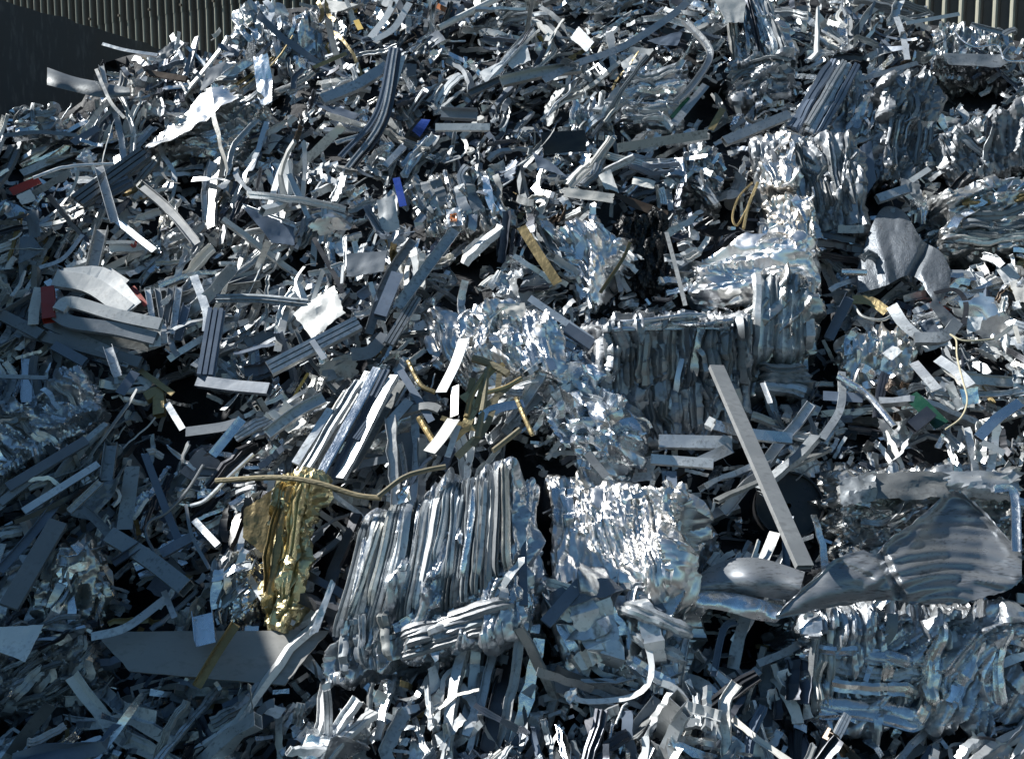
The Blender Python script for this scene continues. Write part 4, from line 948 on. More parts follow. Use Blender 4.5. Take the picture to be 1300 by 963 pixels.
# ------------------------------------------------------------------ traced single pieces
L = lin
L('box', [(908, 468), (1020, 722)], 19, 'bar_grey', 'flat_bar', 'long mottled grey flat bar leaning across the square bale', 'bar', 'long leaning bar', lift=0.42, hr=0.35, roll=-22, t=0.003)
L('flat', [(690, 102), (735, 80), (790, 60), (850, 22), (880, -4)], 9, 'alu_mill', 'flat_strip', 'long bowed pale strip sweeping up to the crest', 'strip', 'long bowed strip', lift=0.28)
L('channel', [(636, 106), (690, 94), (736, 88)], 13, 'alu_mill', 'channel_profile', 'bright open channel meeting the foot of the long bowed strip', 'channel', lift=0.24)
L('flat', [(784, 188), (898, 170)], 11, 'alu_dull', 'flat_bar', 'straight tan-grey bar with dotted face lying level', 'bar', 'tan bar', lift=0.26, roll=30)
L('box', [(553, 163), (622, 163)], 9, 'white_paint', 'box_profile', 'short cream box profile with rounded end, lying level', 'box profile', 'cream box profile', lift=0.24, hr=0.5)
L('channel', [(560, 146), (606, 148)], 14, 'grey_paint', 'channel_profile', 'grey channel lying just above the cream box profile', 'channel', lift=0.2)
for i, (a, b_, m_, wd) in enumerate([((502, 62), (441, 214), 'alu_dull', 7), ((497, 62), (432, 200), 'blue_grey_paint', 7), ((507, 66), (448, 214), 'alu_dark', 6), ((490, 118), (426, 182), 'alu_mill', 6), ((484, 130), (430, 176), 'black_anodised', 9)]):
    mid = ((a[0] + b_[0]) / 2 + 13, (a[1] + b_[1]) / 2 + 14)
    L('step', [a, mid, b_], wd, m_, 'long_extrusion', ['outermost long bowed extrusion of the dark sheaf', 'blue-grey bowed extrusion inside the dark sheaf', 'dark inner extrusion curving down the sheaf', 'thin bright extrusion splayed from the dark sheaf', 'black extrusion tucked under the bowed sheaf'][i], 'extrusion', 'dark bowed sheaf' if i == 0 else None, lift=0.30 - 0.02*i, hr=0.5, n=14, group='long extrusions in the bowed sheaf')
L('box', [(490, 88), (452, 112), (408, 130)], 13, 'alu_mill', 'box_profile', 'bent box profile crossing behind the dark bowed sheaf', 'box profile', lift=0.2, kink=True)
L('flat', [(512, 72), (494, 132)], 6, 'white_paint', 'flat_strip', 'white slat standing beside the dark bowed sheaf', 'strip', lift=0.26)
L('channel', [(402, 132), (452, 150), (446, 156), (404, 142)], 3, 'blue_grey_paint', 'bent_strip', 'thin strip folded flat in the dark hollow', 'strip', lift=0.14)
sheet([(402, 134), (432, 136), (458, 146), (442, 156)], 'blue_grey_paint', 'sheet_offcut', 'blue-grey lozenge plate in the hollow behind the sheaf', 'sheet metal', lift=0.18, tilt=35, seed=50)
L('flat', [(528, 170), (541, 152)], 12, 'blue_plastic', 'plastic_scrap', 'vivid blue plastic rag in a dark hollow', 'plastic scrap', 'blue plastic rag', lift=0.16, twist=0.8)
L('flat', [(503, 226), (512, 262)], 9, 'blue_plastic', 'plastic_strip', 'vivid blue strip standing beside the tall white curled plate', 'plastic strip', lift=0.22)
L('box', [(512, 188), (488, 214)], 8, 'alu_mill', 'box_profile', 'stubby box profile below the blue plastic rag', 'box profile', lift=0.2)
L('flat', [(470, 48), (490, 22), (505, -6)], 8, 'white_paint', 'flat_strip', 'white curved slat reaching the crest, upper of a pair', 'strip', lift=0.24)
L('flat', [(474, 52), (500, 36), (520, 4)], 8, 'white_paint', 'flat_strip', 'white curved slat reaching the crest, lower of a pair', 'strip', 'white curved slats', lift=0.22)
sheet([(414, -2), (466, 6), (462, 16), (420, 14)], 'white_paint', 'bent_plate', 'white folded tray piece on the crest', 'sheet metal', 'white tray piece', lift=0.2, tilt=45, seed=51, folds=1)
L('tube', [(556, 36), (600, 14), (640, -6)], 8, 'white_paint', 'metal_tube', 'pale tube slanting up to the crest', 'tube', 'pale crest tube', lift=0.24)
L('channel', [(596, 120), (650, 96)], 8, 'alu_dull', 'channel_profile', 'dark-faced channel slanting below the pale square offcut', 'channel', lift=0.22)
L('flat', [(452, 26), (458, 38)], 7, 'yellow_paint', 'painted_scrap', 'small yellow painted flake near the crest', 'painted scrap', lift=0.22)
L('flat', [(398, 86), (440, 68)], 5, 'brass', 'brass_strip', 'brassy notched strip lying below the crest', 'brass strip', 'brassy notched strip', lift=0.22)
L('flat', [(552, 6), (572, 16)], 7, 'orange_paint', 'painted_scrap', 'small orange painted flake near the crest tube', 'painted scrap', lift=0.2)
L('flat', [(14, 244), (50, 228)], 11, 'red_paint', 'painted_strip', 'dull red painted strip in the shaded corner of heap', 'painted strip', 'dull red strip', lift=0.14)
L('rod', [(42, 226), (74, 214), (86, 212), (100, 210), (145, 208)], 4, 'alu_mill', 'bent_rod', 'slim bright rod with a kink above the dull red strip', 'rod', lift=0.22)
L('channel', [(126, 212), (146, 282)], 11, 'alu_mill', 'channel_profile', 'bright tapering channel hanging down from the kinked rod', 'channel', 'hanging bright channel', lift=0.26, lifts=[0.26, 0.22])
L('groove', [(184, 200), (98, 262)], 20, 'alu_dull', 'grooved_profile', 'wide grey grooved profile slanting behind the hanging channel', 'grooved profile', 'wide grooved profile', lift=0.18)
L('step', [(118, 255), (165, 232)], 14, 'blue_grey_paint', 'grooved_profile', 'slate grooved profile tucked below the wide one', 'grooved profile', lift=0.17)
L('flat', [(146, 278), (178, 304), (196, 318)], 8, 'alu_mill', 'bent_strip', 'bright strip bending away under the hanging channel', 'strip', lift=0.22)
L('channel', [(180, 238), (215, 268), (250, 310)], 11, 'grey_paint', 'channel_profile', 'long grey channel descending past the yellow flecks', 'channel', 'long descending channel', lift=0.22)
L('flat', [(122, 88), (132, 112), (142, 132), (158, 150)], 4, 'alu_mill', 'flat_strip', 'thin curved strip crossing the jutting ribbon sheet', 'strip', lift=0.36)
L('flat', [(130, 56), (160, 64), (200, 70)], 4, 'alu_mill', 'flat_strip', 'thin strip along the crest before the concrete wall', 'strip', lift=0.26)
sheet([(200, 66), (222, 52), (220, 68), (206, 76)], 'grey_paint', 'sheet_offcut', 'grey flap raised on the crest beside the cladding', 'sheet metal', lift=0.22, tilt=30, seed=52)
L('box', [(187, 94), (238, 102)], 7, 'brown_anodised', 'box_profile', 'brown box profile lying level below the crest flap', 'box profile', lift=0.24)
sheet([(262, 90), (286, 76), (280, 96), (252, 120)], 'grey_paint', 'sheet_offcut', 'smooth grey flap above the sun-ridged bale', 'sheet metal', lift=0.2, tilt=35, seed=53)
L('flat', [(92, 182), (125, 162)], 9, 'blue_grey_paint', 'flat_strip', 'short slate strip in shade below the jutting ribbon', 'strip', lift=0.2)
L('flat', [(5, 172), (50, 168), (98, 172)], 5, 'alu_dull', 'flat_strip', 'long thin level strip in the shaded corner', 'strip', lift=0.2)
L('channel', [(118, 344), (130, 292)], 15, 'alu_mill', 'channel_profile', 'clean bright channel standing above the red-capped bundle', 'channel', 'clean standing channel', lift=0.24)
L('flat', [(50, 340), (80, 328), (105, 298)], 5, 'alu_mill', 'flat_strip', 'slim slanting strip beside the clean standing channel', 'strip', lift=0.2)
L('flat', [(138, 342), (162, 358)], 6, 'white_paint', 'flat_strip', 'short gleaming white slat with yellow end', 'strip', lift=0.24)
L('flat', [(168, 364), (186, 388)], 6, 'red_paint', 'painted_strip', 'bright red sliver beside the vertical profile cluster', 'painted strip', lift=0.2)
for i, (x0, y0, x1, y1, wd, m_) in enumerate([(188, 368, 196, 418, 7, 'alu_mill'), (200, 366, 208, 414, 7, 'alu_dull'), (218, 366, 210, 412, 8, 'grey_paint'), (228, 366, 220, 424, 8, 'alu_mill'), (238, 388, 226, 432, 10, 'blue_grey_paint')]):
    L('channel', [(x0, y0), (x1, y1)], wd, m_, 'channel_profile', ['bright narrow channel, first in the upright cluster', 'dull narrow channel, second in the upright cluster', 'grey painted channel amid the upright cluster', 'bright channel amid the upright cluster', 'slate channel ending the upright cluster'][i], 'channel', 'upright channel cluster' if i == 2 else None, lift=0.2)
L('flat', [(246, 350), (262, 395), (262, 420)], 10, 'alu_mill', 'bent_strip', 'bright bent strip pointing down onto the ribbed upright', 'strip', lift=0.26)
L('groove', [(276, 398), (262, 482)], 20, 'blue_grey_paint', 'grooved_profile', 'tall slate grooved profile standing upright', 'grooved profile', 'tall slate profile', lift=0.22)
L('step', [(276, 380), (330, 380), (392, 386)], 10, 'alu_dull', 'step_profile', 'long level stepped profile meeting the white plate', 'stepped profile', 'long level profile', lift=0.24)
L('flat', [(364, 388), (352, 446)], 9, 'alu_mill', 'flat_strip', 'pale slat hanging below the long level profile', 'strip', lift=0.2)
L('box', [(254, 486), (300, 492), (345, 496)], 14, 'blue_grey_paint', 'box_profile', 'slate box profile lying level below the tall slate profile', 'box profile', 'level slate box', lift=0.22, hr=0.6)
L('groove', [(342, 470), (455, 412)], 19, 'alu_mill', 'grooved_profile', 'broad pale grooved profile slanting below the white plate', 'grooved profile', 'broad pale profile', lift=0.28)
L('flat', [(396, 432), (412, 456)], 7, 'blue_grey_paint', 'flat_strip', 'dark slat crossing the broad pale profile', 'strip', lift=0.33)
L('channel', [(505, 390), (578, 292)], 13, 'alu_mill', 'channel_profile', 'long clean channel rising steeply in mid heap', 'channel', 'long clean channel', lift=0.28, roll=10)
L('box', [(482, 406), (504, 352)], 15, 'blue_grey_paint', 'box_profile', 'short slate box beside the long clean channel', 'box profile', lift=0.26)
L('angle', [(468, 424), (490, 358), (525, 305)], 10, 'alu_dull', 'angle_profile', 'long dull angle rising behind the short slate box', 'angle', lift=0.22)
L('groove', [(492, 440), (528, 380)], 13, 'alu_dull', 'grooved_profile', 'grey grooved profile tucked below the long clean channel', 'grooved profile', lift=0.22)
L('flat', [(446, 450), (470, 446), (490, 425)], 16, 'grey_paint', 'bent_strip', 'wide grey curved strip below the short slate box', 'strip', lift=0.22, twist=0.5)
L('angle', [(456, 378), (475, 365)], 11, 'blue_grey_paint', 'angle_profile', 'stubby slate angle above the broad pale profile', 'angle', lift=0.24)
L('flat', [(398, 302), (425, 350), (435, 372)], 6, 'black_anodised', 'flat_strip', 'dark strip above the gleaming white plate', 'strip', lift=0.16)
L('angle', [(420, 340), (436, 334), (434, 360)], 4, 'white_paint', 'bent_strip', 'gleaming hooked strip above the white plate', 'strip', lift=0.28, kink=True)
G_G = 'leaning box profiles in the sunlit sheaf'
for i, (a, b_, wd, m_) in enumerate([((480, 470), (408, 604), 11, 'alu_shiny'), ((502, 478), (434, 610), 12, 'alu_mill'), ((456, 484), (386, 600), 14, 'alu_dull'), ((495, 500), (452, 560), 9, 'blue_grey_paint'), ((420, 520), (376, 590), 10, 'alu_mill'), ((491, 470), (421, 608), 9, 'blue_grey_paint'), ((468, 474), (397, 604), 9, 'alu_mill'), ((512, 486), (446, 600), 10, 'alu_dull'), ((438, 500), (376, 604), 9, 'white_paint')]):
    L(('groove', 'box', 'step')[i % 3], [a, b_], wd, m_, 'box_profile', ['second of the long leaning box profiles, bright ridged', 'broadest sunlit leaning box profile of the sheaf', 'mottled grey leaning box profile heading the sheaf', 'short slate box profile at the sheaf edge', 'narrow bright profile at the lower flank of sheaf', 'thin slate profile between two long leaning ones', 'thin pale profile third from the mottled grey one', 'dull profile on the far flank of the sunlit sheaf', 'thin white profile on the near flank of the sunlit sheaf'][i], 'box profile', 'sunlit leaning sheaf' if i == 1 else None, lift=0.26 - 0.012 * i, hr=0.6, crush=0.5, roll=16 + rng.normal(0, 12), group=G_G)
L('channel', [(340, 552), (378, 524), (412, 506)], 14, 'alu_mill', 'channel_profile', 'bent pale channel beside the sunlit leaning sheaf', 'channel', lift=0.24)
L('flat', [(496, 535), (520, 508)], 12, 'alu_mill', 'flat_strip', 'short pale slat beyond the sunlit sheaf', 'strip', lift=0.2)
L('flat', [(508, 470), (530, 505), (548, 535)], 9, 'blue_grey_paint', 'flat_strip', 'dark-blue strip descending towards the stamped strip', 'strip', lift=0.2)
L('flat', [(589, 430), (578, 462), (560, 498)], 15, 'white_paint', 'stamped_strip', 'dazzling white stamped strip, upper length', 'stamped strip', 'dazzling stamped strip', lift=0.34, roll=32)
L('flat', [(578, 490), (577, 528)], 11, 'white_paint', 'stamped_strip', 'dazzling white stamped strip, middle length', 'stamped strip', lift=0.36, roll=32)
L('flat', [(576, 532), (560, 556), (545, 574)], 18, 'white_paint', 'stamped_strip', 'dazzling white stamped strip, lower flared length', 'stamped strip', lift=0.34, roll=32)
L('flat', [(582, 540), (568, 580)], 7, 'white_paint', 'stamped_strip', 'thin dazzling sliver beside the flared stamped strip', 'stamped strip', lift=0.33)
G_R = 'tangled brassy rods'
for i, (pts, wd, m_) in enumerate([([(640, 462), (618, 478), (604, 520)], 7, 'brass'), ([(618, 470), (614, 510), (606, 556)], 8, 'timber'), ([(650, 488), (625, 508), (604, 522)], 6, 'timber'), ([(518, 458), (534, 488), (552, 498)], 6, 'brass'), ([(604, 556), (580, 580)], 9, 'timber'), ([(626, 572), (660, 545)], 7, 'timber'), ([(560, 530), (605, 545)], 6, 'brass'), ([(655, 505), (676, 552)], 6, 'brass'), ([(600, 480), (596, 505), (598, 530)], 8, 'brass'), ([(532, 530), (550, 560)], 8, 'brass'), ([(588, 500), (600, 515), (592, 540)], 12, 'gold_foil'), ([(622, 466), (600, 500), (592, 530)], 7, 'brass'), ([(634, 474), (630, 505), (618, 540), (600, 566)], 7, 'timber'), ([(610, 500), (640, 492), (662, 480)], 6, 'brass'), ([(575, 560), (592, 545), (616, 540)], 7, 'brass'), ([(600, 455), (622, 462), (645, 475)], 10, 'timber')]):
    L('rod' if i % 2 else 'flat', pts, wd, m_, 'brass_rod', ['brassy slat leaning at the top of brassy tangle', 'olive rod standing upright in the brassy tangle', 'olive rod crossing behind the brassy tangle', 'hooked brass rod above the stamped strip', 'thick olive rod at the foot of brassy tangle', 'olive rod sloping beyond the brassy tangle', 'level brass rod behind the stamped strip', 'brass rod sloping down beside chunky flakes', 'short wide brass slat in the tangle', 'short curled brass rod beside the grey sheet', 'crumpled gold scrap amid the brassy tangle', 'brass slat leaning just inside the brassy tangle', 'long curved olive rod through the brassy tangle', 'brass rod rising to the far top of brassy tangle', 'low bent brass rod at the base of brassy tangle', 'wide olive slat capping the brassy tangle'][i], 'rod', 'brassy tangle' if i == 1 else None, lift=0.28, group=G_R)
L('flat', [(610, 530), (632, 518), (665, 512)], 12, 'alu_shiny', 'bent_strip', 'bright hooked ribbon over the foot of brassy tangle', 'strip', lift=0.28, twist=0.6)
L('rod', [(274, 610), (350, 606), (400, 612), (452, 628), (484, 632)], 6.5, 'timber', 'bent_rod', 'long olive-brown bent rod, the lower limb', 'rod', 'long brown rod', lift=0.42)
L('rod', [(480, 630), (512, 606), (540, 597), (566, 592)], 6, 'timber', 'bent_rod', 'olive-brown bent rod rising over the upright strip bale', 'rod', lift=0.44)
L('angle', [(250, 872), (275, 830), (300, 792)], 11, 'brass', 'brass_angle', 'brassy angle standing on the large grey plate', 'brass angle', 'brassy angle', lift=0.24)
L('channel', [(258, 780), (262, 818)], 24, 'alu_shiny', 'channel_profile', 'short wide gleaming channel standing on the large grey plate', 'channel', 'short gleaming channel', lift=0.22, hr=0.5)
L('flat', [(116, 808), (160, 796), (210, 760)], 10, 'alu_mill', 'flat_strip', 'pale curved slat above the large grey plate', 'strip', lift=0.22)
L('box', [(142, 682), (190, 712), (240, 750)], 19, 'alu_dull', 'box_profile', 'stout bruised box profile leaning in shade', 'box profile', 'stout box profile', lift=0.30, hr=0.7)
L('angle', [(105, 645), (122, 660), (142, 682)], 10, 'alu_dull', 'angle_profile', 'thin angle leading up from the stout box profile', 'angle', lift=0.26)
L('channel', [(144, 716), (180, 692)], 9, 'alu_dark', 'channel_profile', 'dark bracket crossing the stout box profile', 'channel', lift=0.34)
L('box', [(12, 772), (75, 664)], 22, 'grey_paint', 'box_profile', 'broad flat-faced dusky profile leaning behind white sheet', 'box profile', 'broad dusky profile', lift=0.24, hr=0.4)
L('angle', [(0, 725), (40, 680), (72, 640)], 10, 'blue_grey_paint', 'angle_profile', 'long slate angle beside the broad dusky profile', 'angle', lift=0.2)
L('flat', [(168, 592), (158, 672)], 18, 'alu_dull', 'flat_bar', 'rough speckled upright bar behind the wavy plate', 'bar', lift=0.16)
L('channel', [(142, 566), (136, 610)], 15, 'alu_dull', 'channel_profile', 'ridged upright channel beside the rough speckled bar', 'channel', lift=0.18)
L('flat', [(184, 576), (208, 640), (228, 688)], 9, 'blue_grey_paint', 'flat_strip', 'straight slate strip sloping into the shaded hollow', 'strip', lift=0.22)
L('rod', [(258, 590), (238, 622), (212, 650), (190, 662), (186, 680), (200, 708)], 4, 'alu_dull', 'bent_rod', 'thin kinked rod looping through the shaded hollow', 'rod', lift=0.26)
L('rod', [(322, 576), (290, 606), (262, 634), (242, 642)], 5, 'alu_mill', 'bent_rod', 'thin pale rod bending down from the sunlit sheaf', 'rod', lift=0.28)
L('flat', [(236, 640), (244, 680), (266, 722)], 4, 'alu_dull', 'bent_strip', 'thin wavering strip hanging in the shaded hollow', 'strip', lift=0.26)
L('box', [(248, 662), (278, 694)], 8, 'alu_mill', 'box_profile', 'short pale bar between hollow and brass mesh plate', 'box profile', lift=0.24)
L('box', [(205, 704), (245, 682)], 12, 'blue_grey_paint', 'box_profile', 'slate bracket in the shaded hollow', 'box profile', lift=0.2)
L('flat', [(208, 750), (222, 784)], 7, 'alu_mill', 'flat_strip', 'short pale slat under the stout box profile', 'strip', lift=0.22)
L('channel', [(88, 650), (128, 612)], 8, 'alu_mill', 'channel_profile', 'pale channel above the wavy blue-grey plate', 'channel', lift=0.24)
for i, (a, b_, wd, m_) in enumerate([((25, 420), (180, 462), 14, 'grey_paint'), ((60, 412), (150, 452), 12, 'alu_dull'), ((0, 400), (55, 428), 14, 'alu_dull'), ((70, 440), (110, 462), 12, 'blue_grey_paint'), ((0, 640), (90, 570), 10, 'alu_dull'), ((30, 650), (125, 590), 9, 'alu_mill'), ((10, 620), (110, 560), 12, 'blue_grey_paint'), ((62, 480), (0, 478), 5, 'alu_dull')]):
    L('box', [a, b_], wd, m_, 'box_profile', ['long grey box under the red-capped bundle', 'ribbed dull box touching the red-capped bundle', 'dull box at heap edge beside the red-capped bundle', 'slate box below the red-capped bundle', 'dull box slanting below the shaded plate bale', 'bright box slanting below the shaded plate bale', 'slate box close under the shaded plate bale', 'thin level box above the shaded plate bale'][i], 'box profile', None, lift=0.14 + 0.01 * i, hr=0.5)
L('flat', [(152, 500), (172, 472)], 12, 'blue_grey_paint', 'flat_strip', 'blunt slate slat beyond the shaded plate bale', 'strip', lift=0.24)
L('channel', [(138, 442), (150, 478)], 11, 'alu_mill', 'channel_profile', 'crooked bright channel above the shaded plate bale', 'channel', lift=0.24)
L('flat', [(178, 470), (220, 500)], 7, 'brass', 'brass_strip', 'orange-brown slat in the black hollow', 'brass strip', lift=0.12)
L('box', [(186, 508), (202, 502), (204, 530)], 14, 'brass', 'brass_block', 'brassy block half buried in the black hollow', 'brass scrap', 'buried brassy block', lift=0.06)
L('angle', [(270, 578), (308, 532)], 10, 'alu_shiny', 'angle_profile', 'gleaming angle leaning out of the black hollow', 'angle', 'gleaming angle', lift=0.24)
L('flat', [(236, 548), (280, 542), (302, 536)], 12, 'grey_paint', 'flat_strip', 'grey slat behind the gleaming angle', 'strip', lift=0.16)
L('flat', [(212, 512), (232, 545)], 8, 'alu_mill', 'flat_strip', 'pale curled slat beside the brassy block', 'strip', lift=0.16)
L('flat', [(662, 288), (682, 320), (708, 360)], 12, 'brass', 'brass_strip', 'straight golden slat leaning beside the standing foil crumple', 'brass strip', 'golden slat', lift=0.28)
L('flat', [(672, 378), (712, 405), (752, 432)], 9, 'alu_mill', 'flat_strip', 'pale spear-like strip pointing at the square bale', 'strip', 'spear-like strip', lift=0.24)
L('box', [(718, 418), (752, 440)], 14, 'blue_grey_paint', 'box_profile', 'slate box profile along the spear-like strip', 'box profile', lift=0.22)
L('flat', [(846, 295), (858, 340), (870, 388)], 5, 'alu_dull', 'flat_strip', 'thin strip standing between black lump and foil roll', 'strip', lift=0.24)
L('angle', [(762, 372), (790, 330), (800, 308)], 4, 'brass', 'brass_strip', 'thin rusty strip arching over the black speckled lump', 'brass strip', lift=0.24)
L('box', [(836, 562), (928, 564)], 16, 'alu_mill', 'box_profile', 'level silvery box under the square bale, upper one', 'box profile', 'level silvery boxes', lift=0.2)
L('box', [(826, 584), (905, 590)], 12, 'alu_mill', 'box_profile', 'level silvery box under the square bale, lower one', 'box profile', lift=0.22)
L('flat', [(885, 588), (928, 568)], 14, 'alu_mill', 'flat_strip', 'pale slat joining the two level silvery boxes', 'strip', lift=0.24)
L('box', [(902, 540), (950, 552), (1005, 558)], 13, 'alu_shiny', 'box_profile', 'bright box passing behind the long leaning bar', 'box profile', lift=0.22)
L('box', [(898, 538), (906, 542)], 12, 'white_paint', 'box_profile', 'little square tube end facing out below the square bale', 'box profile', lift=0.3, hr=1.0)
L('angle', [(968, 486), (978, 512)], 6, 'alu_mill', 'angle_profile', 'small hooked angle under the bulging bale', 'angle', lift=0.28)
L('tube', [(1064, 478), (1100, 500), (1136, 542)], 9, 'alu_shiny', 'bent_tube', 'glossy bent tube below the glittering crumple', 'tube', 'glossy bent tube', lift=0.26)
L('box', [(1042, 560), (1066, 520), (1068, 475)], 9, 'alu_dull', 'bent_strip', 'long curved strip hugging the bulging bale', 'strip', lift=0.2)
L('flat', [(1045, 502), (1095, 505)], 12, 'blue_grey_paint', 'flat_strip', 'grey fanned slat beside the glossy bent tube', 'strip', lift=0.2)
L('box', [(1240, 558), (1262, 535), (1292, 514)], 12, 'alu_shiny', 'box_profile', 'gleaming square pipe slanting at the heap edge', 'box profile', 'gleaming square pipe', lift=0.28)
L('flat', [(1156, 502), (1176, 520), (1196, 540)], 18, 'green_paint', 'painted_sheet', 'dark green bent sheet near the rope', 'painted scrap', 'dark green sheet', lift=0.18)
L('rod', [(1206, 424), (1214, 432), (1215, 452), (1222, 482), (1228, 508), (1220, 530), (1200, 545)], 2.2, 'rope_fibre', 'frayed_rope', 'frayed cream rope looping down over scrap', 'rope', 'cream rope', lift=0.30, n=30)
L('rod', [(1206, 424), (1222, 432), (1245, 432), (1262, 430)], 2.2, 'rope_fibre', 'frayed_rope', 'short level end of the frayed cream rope', 'rope', lift=0.30, n=16)
L('flat', [(1262, 432), (1288, 412), (1294, 436)], 5, 'white_paint', 'bent_strip', 'white hooked strip beyond the cream rope', 'strip', lift=0.28, kink=True)
L('flat', [(1132, 388), (1148, 412), (1172, 432)], 14, 'alu_dull', 'twisted_beam', 'weathered grey twisted beam below the grey cone sheet', 'beam', 'weathered twisted beam', lift=0.22, twist=0.5)
L('box', [(1160, 432), (1195, 430), (1212, 412)], 14, 'alu_dull', 'bent_profile', 'thick curved grey profile joining the twisted beam', 'profile', lift=0.24)
L('flat', [(1186, 372), (1212, 368), (1226, 384), (1224, 412)], 6, 'black_anodised', 'coiled_band', 'dark coiled band arching around a hollow', 'band', 'dark coiled band', lift=0.2)
L('flat', [(1082, 380), (1105, 382), (1126, 396)], 12, 'brass', 'brass_strip', 'ochre curled strip under the grey cone sheet', 'brass strip', lift=0.14)
L('rod', [(1084, 388), (1096, 402), (1120, 406), (1138, 396)], 4, 'alu_dull', 'bent_rod', 'thin looping rod under the grey cone sheet', 'rod', lift=0.2)
L('angle', [(1052, 430), (1078, 378)], 12, 'blue_grey_paint', 'angle_profile', 'slate folded angle standing beside the glittering crumple', 'angle', lift=0.22)
L('rod', [(1068, 345), (1100, 346)], 8, 'alu_shiny', 'metal_tube', 'bright stub of tube with crushed tip beside grey cone sheet', 'tube', lift=0.26)
L('flat', [(1190, 455), (1215, 472), (1232, 490)], 13, 'alu_mill', 'flat_strip', 'pale curved slat crossing behind the cream rope', 'strip', lift=0.2)
L('flat', [(1160, 460), (1190, 495)], 12, 'alu_mill', 'flat_strip', 'pale twin-edged slat beside the glittering crumple', 'strip', lift=0.2)
L('box', [(1155, 545), (1180, 525)], 16, 'alu_dark', 'box_profile', 'dark square tube with open end near green sheet', 'box profile', lift=0.2)
L('flat', [(1245, 560), (1275, 575)], 8, 'white_paint', 'flat_strip', 'white slat under the gleaming square pipe', 'strip', lift=0.2)
L('flat', [(1090, 102), (1165, 80)], 6, 'alu_dull', 'flat_strip', 'straight dull strip above the tall narrow bale', 'strip', 'straight dull strip', lift=0.3)
L('flat', [(1150, 30), (1218, 18)], 5, 'white_paint', 'flat_strip', 'white slat on the crest against the cladding', 'strip', 'white crest slat', lift=0.26)
L('flat', [(1138, 22), (1146, 45), (1152, 76)], 7, 'alu_mill', 'flat_strip', 'upright curved slat below the white crest slat', 'strip', lift=0.26)
L('angle', [(1232, 32), (1272, 42)], 5, 'alu_dull', 'angle_profile', 'slim angle on the crest beside the finned bale', 'angle', lift=0.3)
L('rod', [(1212, 40), (1222, 52), (1238, 60), (1266, 58), (1276, 76), (1302, 78)], 2.5, 'alu_shiny', 'bent_wire', 'bright wire looping over the finned crest bale', 'wire', lift=0.34, n=24)
L('box', [(1112, 255), (1150, 242)], 11, 'alu_mill', 'box_profile', 'pale box below the tall narrow bale', 'box profile', lift=0.22)
L('flat', [(1156, 230), (1180, 214)], 7, 'white_paint', 'flat_strip', 'stubby white slat at the foot of tall narrow bale', 'strip', lift=0.22)
L('channel', [(868, 28), (896, 58), (900, 78), (878, 112), (858, 132)], 8, 'alu_mill', 'bent_channel', 'channel bent like an elbow below the crest', 'channel', 'elbow-bent channel', lift=0.26, n=22)
L('flat', [(855, 158), (896, 108)], 10, 'alu_mill', 'flat_strip', 'pale slat below the elbow-bent channel', 'strip', lift=0.22)
L('flat', [(852, 150), (874, 124)], 5, 'green_paint', 'painted_strip', 'teal green sliver beside the elbow-bent channel', 'painted strip', lift=0.23)
L('rod', [(695, 148), (705, 132), (722, 118), (724, 108)], 3, 'alu_mill', 'bent_wire', 'thin curved wire rising above the near-black plate', 'wire', lift=0.24)
L('rod', [(955, 232), (938, 250), (930, 275), (936, 286), (950, 262)], 3, 'brass', 'brass_wire', 'looped brass wire beside the lower foil knot', 'wire', 'looped brass wire', lift=0.24, n=20)
L('rod', [(962, 232), (950, 262), (944, 290)], 4, 'brass', 'brass_wire', 'straight brass wire hanging beside the looped one', 'wire', lift=0.24)
L('flat', [(918, 138), (902, 165)], 8, 'brass', 'brass_strip', 'khaki wrinkled strip above the peaked lump', 'brass strip', lift=0.18)
L('box', [(918, 182), (1000, 148)], 12, 'alu_mill', 'box_profile', 'ribbed silver box slanting behind the leaning bundle', 'box profile', lift=0.18, hr=0.5)
L('box', [(662, 668), (665, 770)], 10, 'blue_grey_paint', 'box_profile', 'slate box standing between the two largest bales', 'box profile', lift=0.3)
L('flat', [(648, 665), (660, 640)], 10, 'white_paint', 'flat_strip', 'gleaming white tab above the standing slate box', 'strip', lift=0.32)
L('box', [(692, 792), (742, 735)], 15, 'blue_grey_paint', 'box_profile', 'slate flattened box leaning on the loosely crushed bale', 'box profile', lift=0.26, hr=0.3)
L('flat', [(852, 598), (853, 620)], 13, 'blue_grey_paint', 'flat_strip', 'short slate slat above the brilliant foil bale', 'strip', lift=0.22)
L('flat', [(745, 575), (770, 605)], 10, 'alu_dull', 'flat_strip', 'grey slat sliding behind the brilliant foil bale', 'strip', lift=0.22)
L('flat', [(322, 645), (305, 705), (340, 770)], 8, 'alu_mill', 'bent_strip', 'pale strip bent behind the gold foil bundle', 'strip', lift=0.14)
L('box', [(575, 848), (640, 862), (680, 880)], 16, 'alu_dull', 'box_profile', 'dusky box under the upright strip bale', 'box profile', lift=0.1)
L('channel', [(905, 858), (918, 800), (935, 790)], 8, 'blue_grey_paint', 'channel_profile', 'hooked slate channel in the dark below curved panel', 'channel', lift=0.14)
L('flat', [(900, 846), (935, 875)], 7, 'alu_mill', 'flat_strip', 'pale slat at the foot of the dark hollow', 'strip', lift=0.14)
L('flat', [(962, 842), (1000, 826), (1030, 806)], 9, 'alu_dull', 'flat_strip', 'curled dull strip beside the wide glossy bale', 'strip', lift=0.14)
L('box', [(1290, 760), (1312, 762)], 12, 'white_paint', 'box_profile', 'cut white box end beside the grooved twisted sheet', 'box profile', lift=0.2)
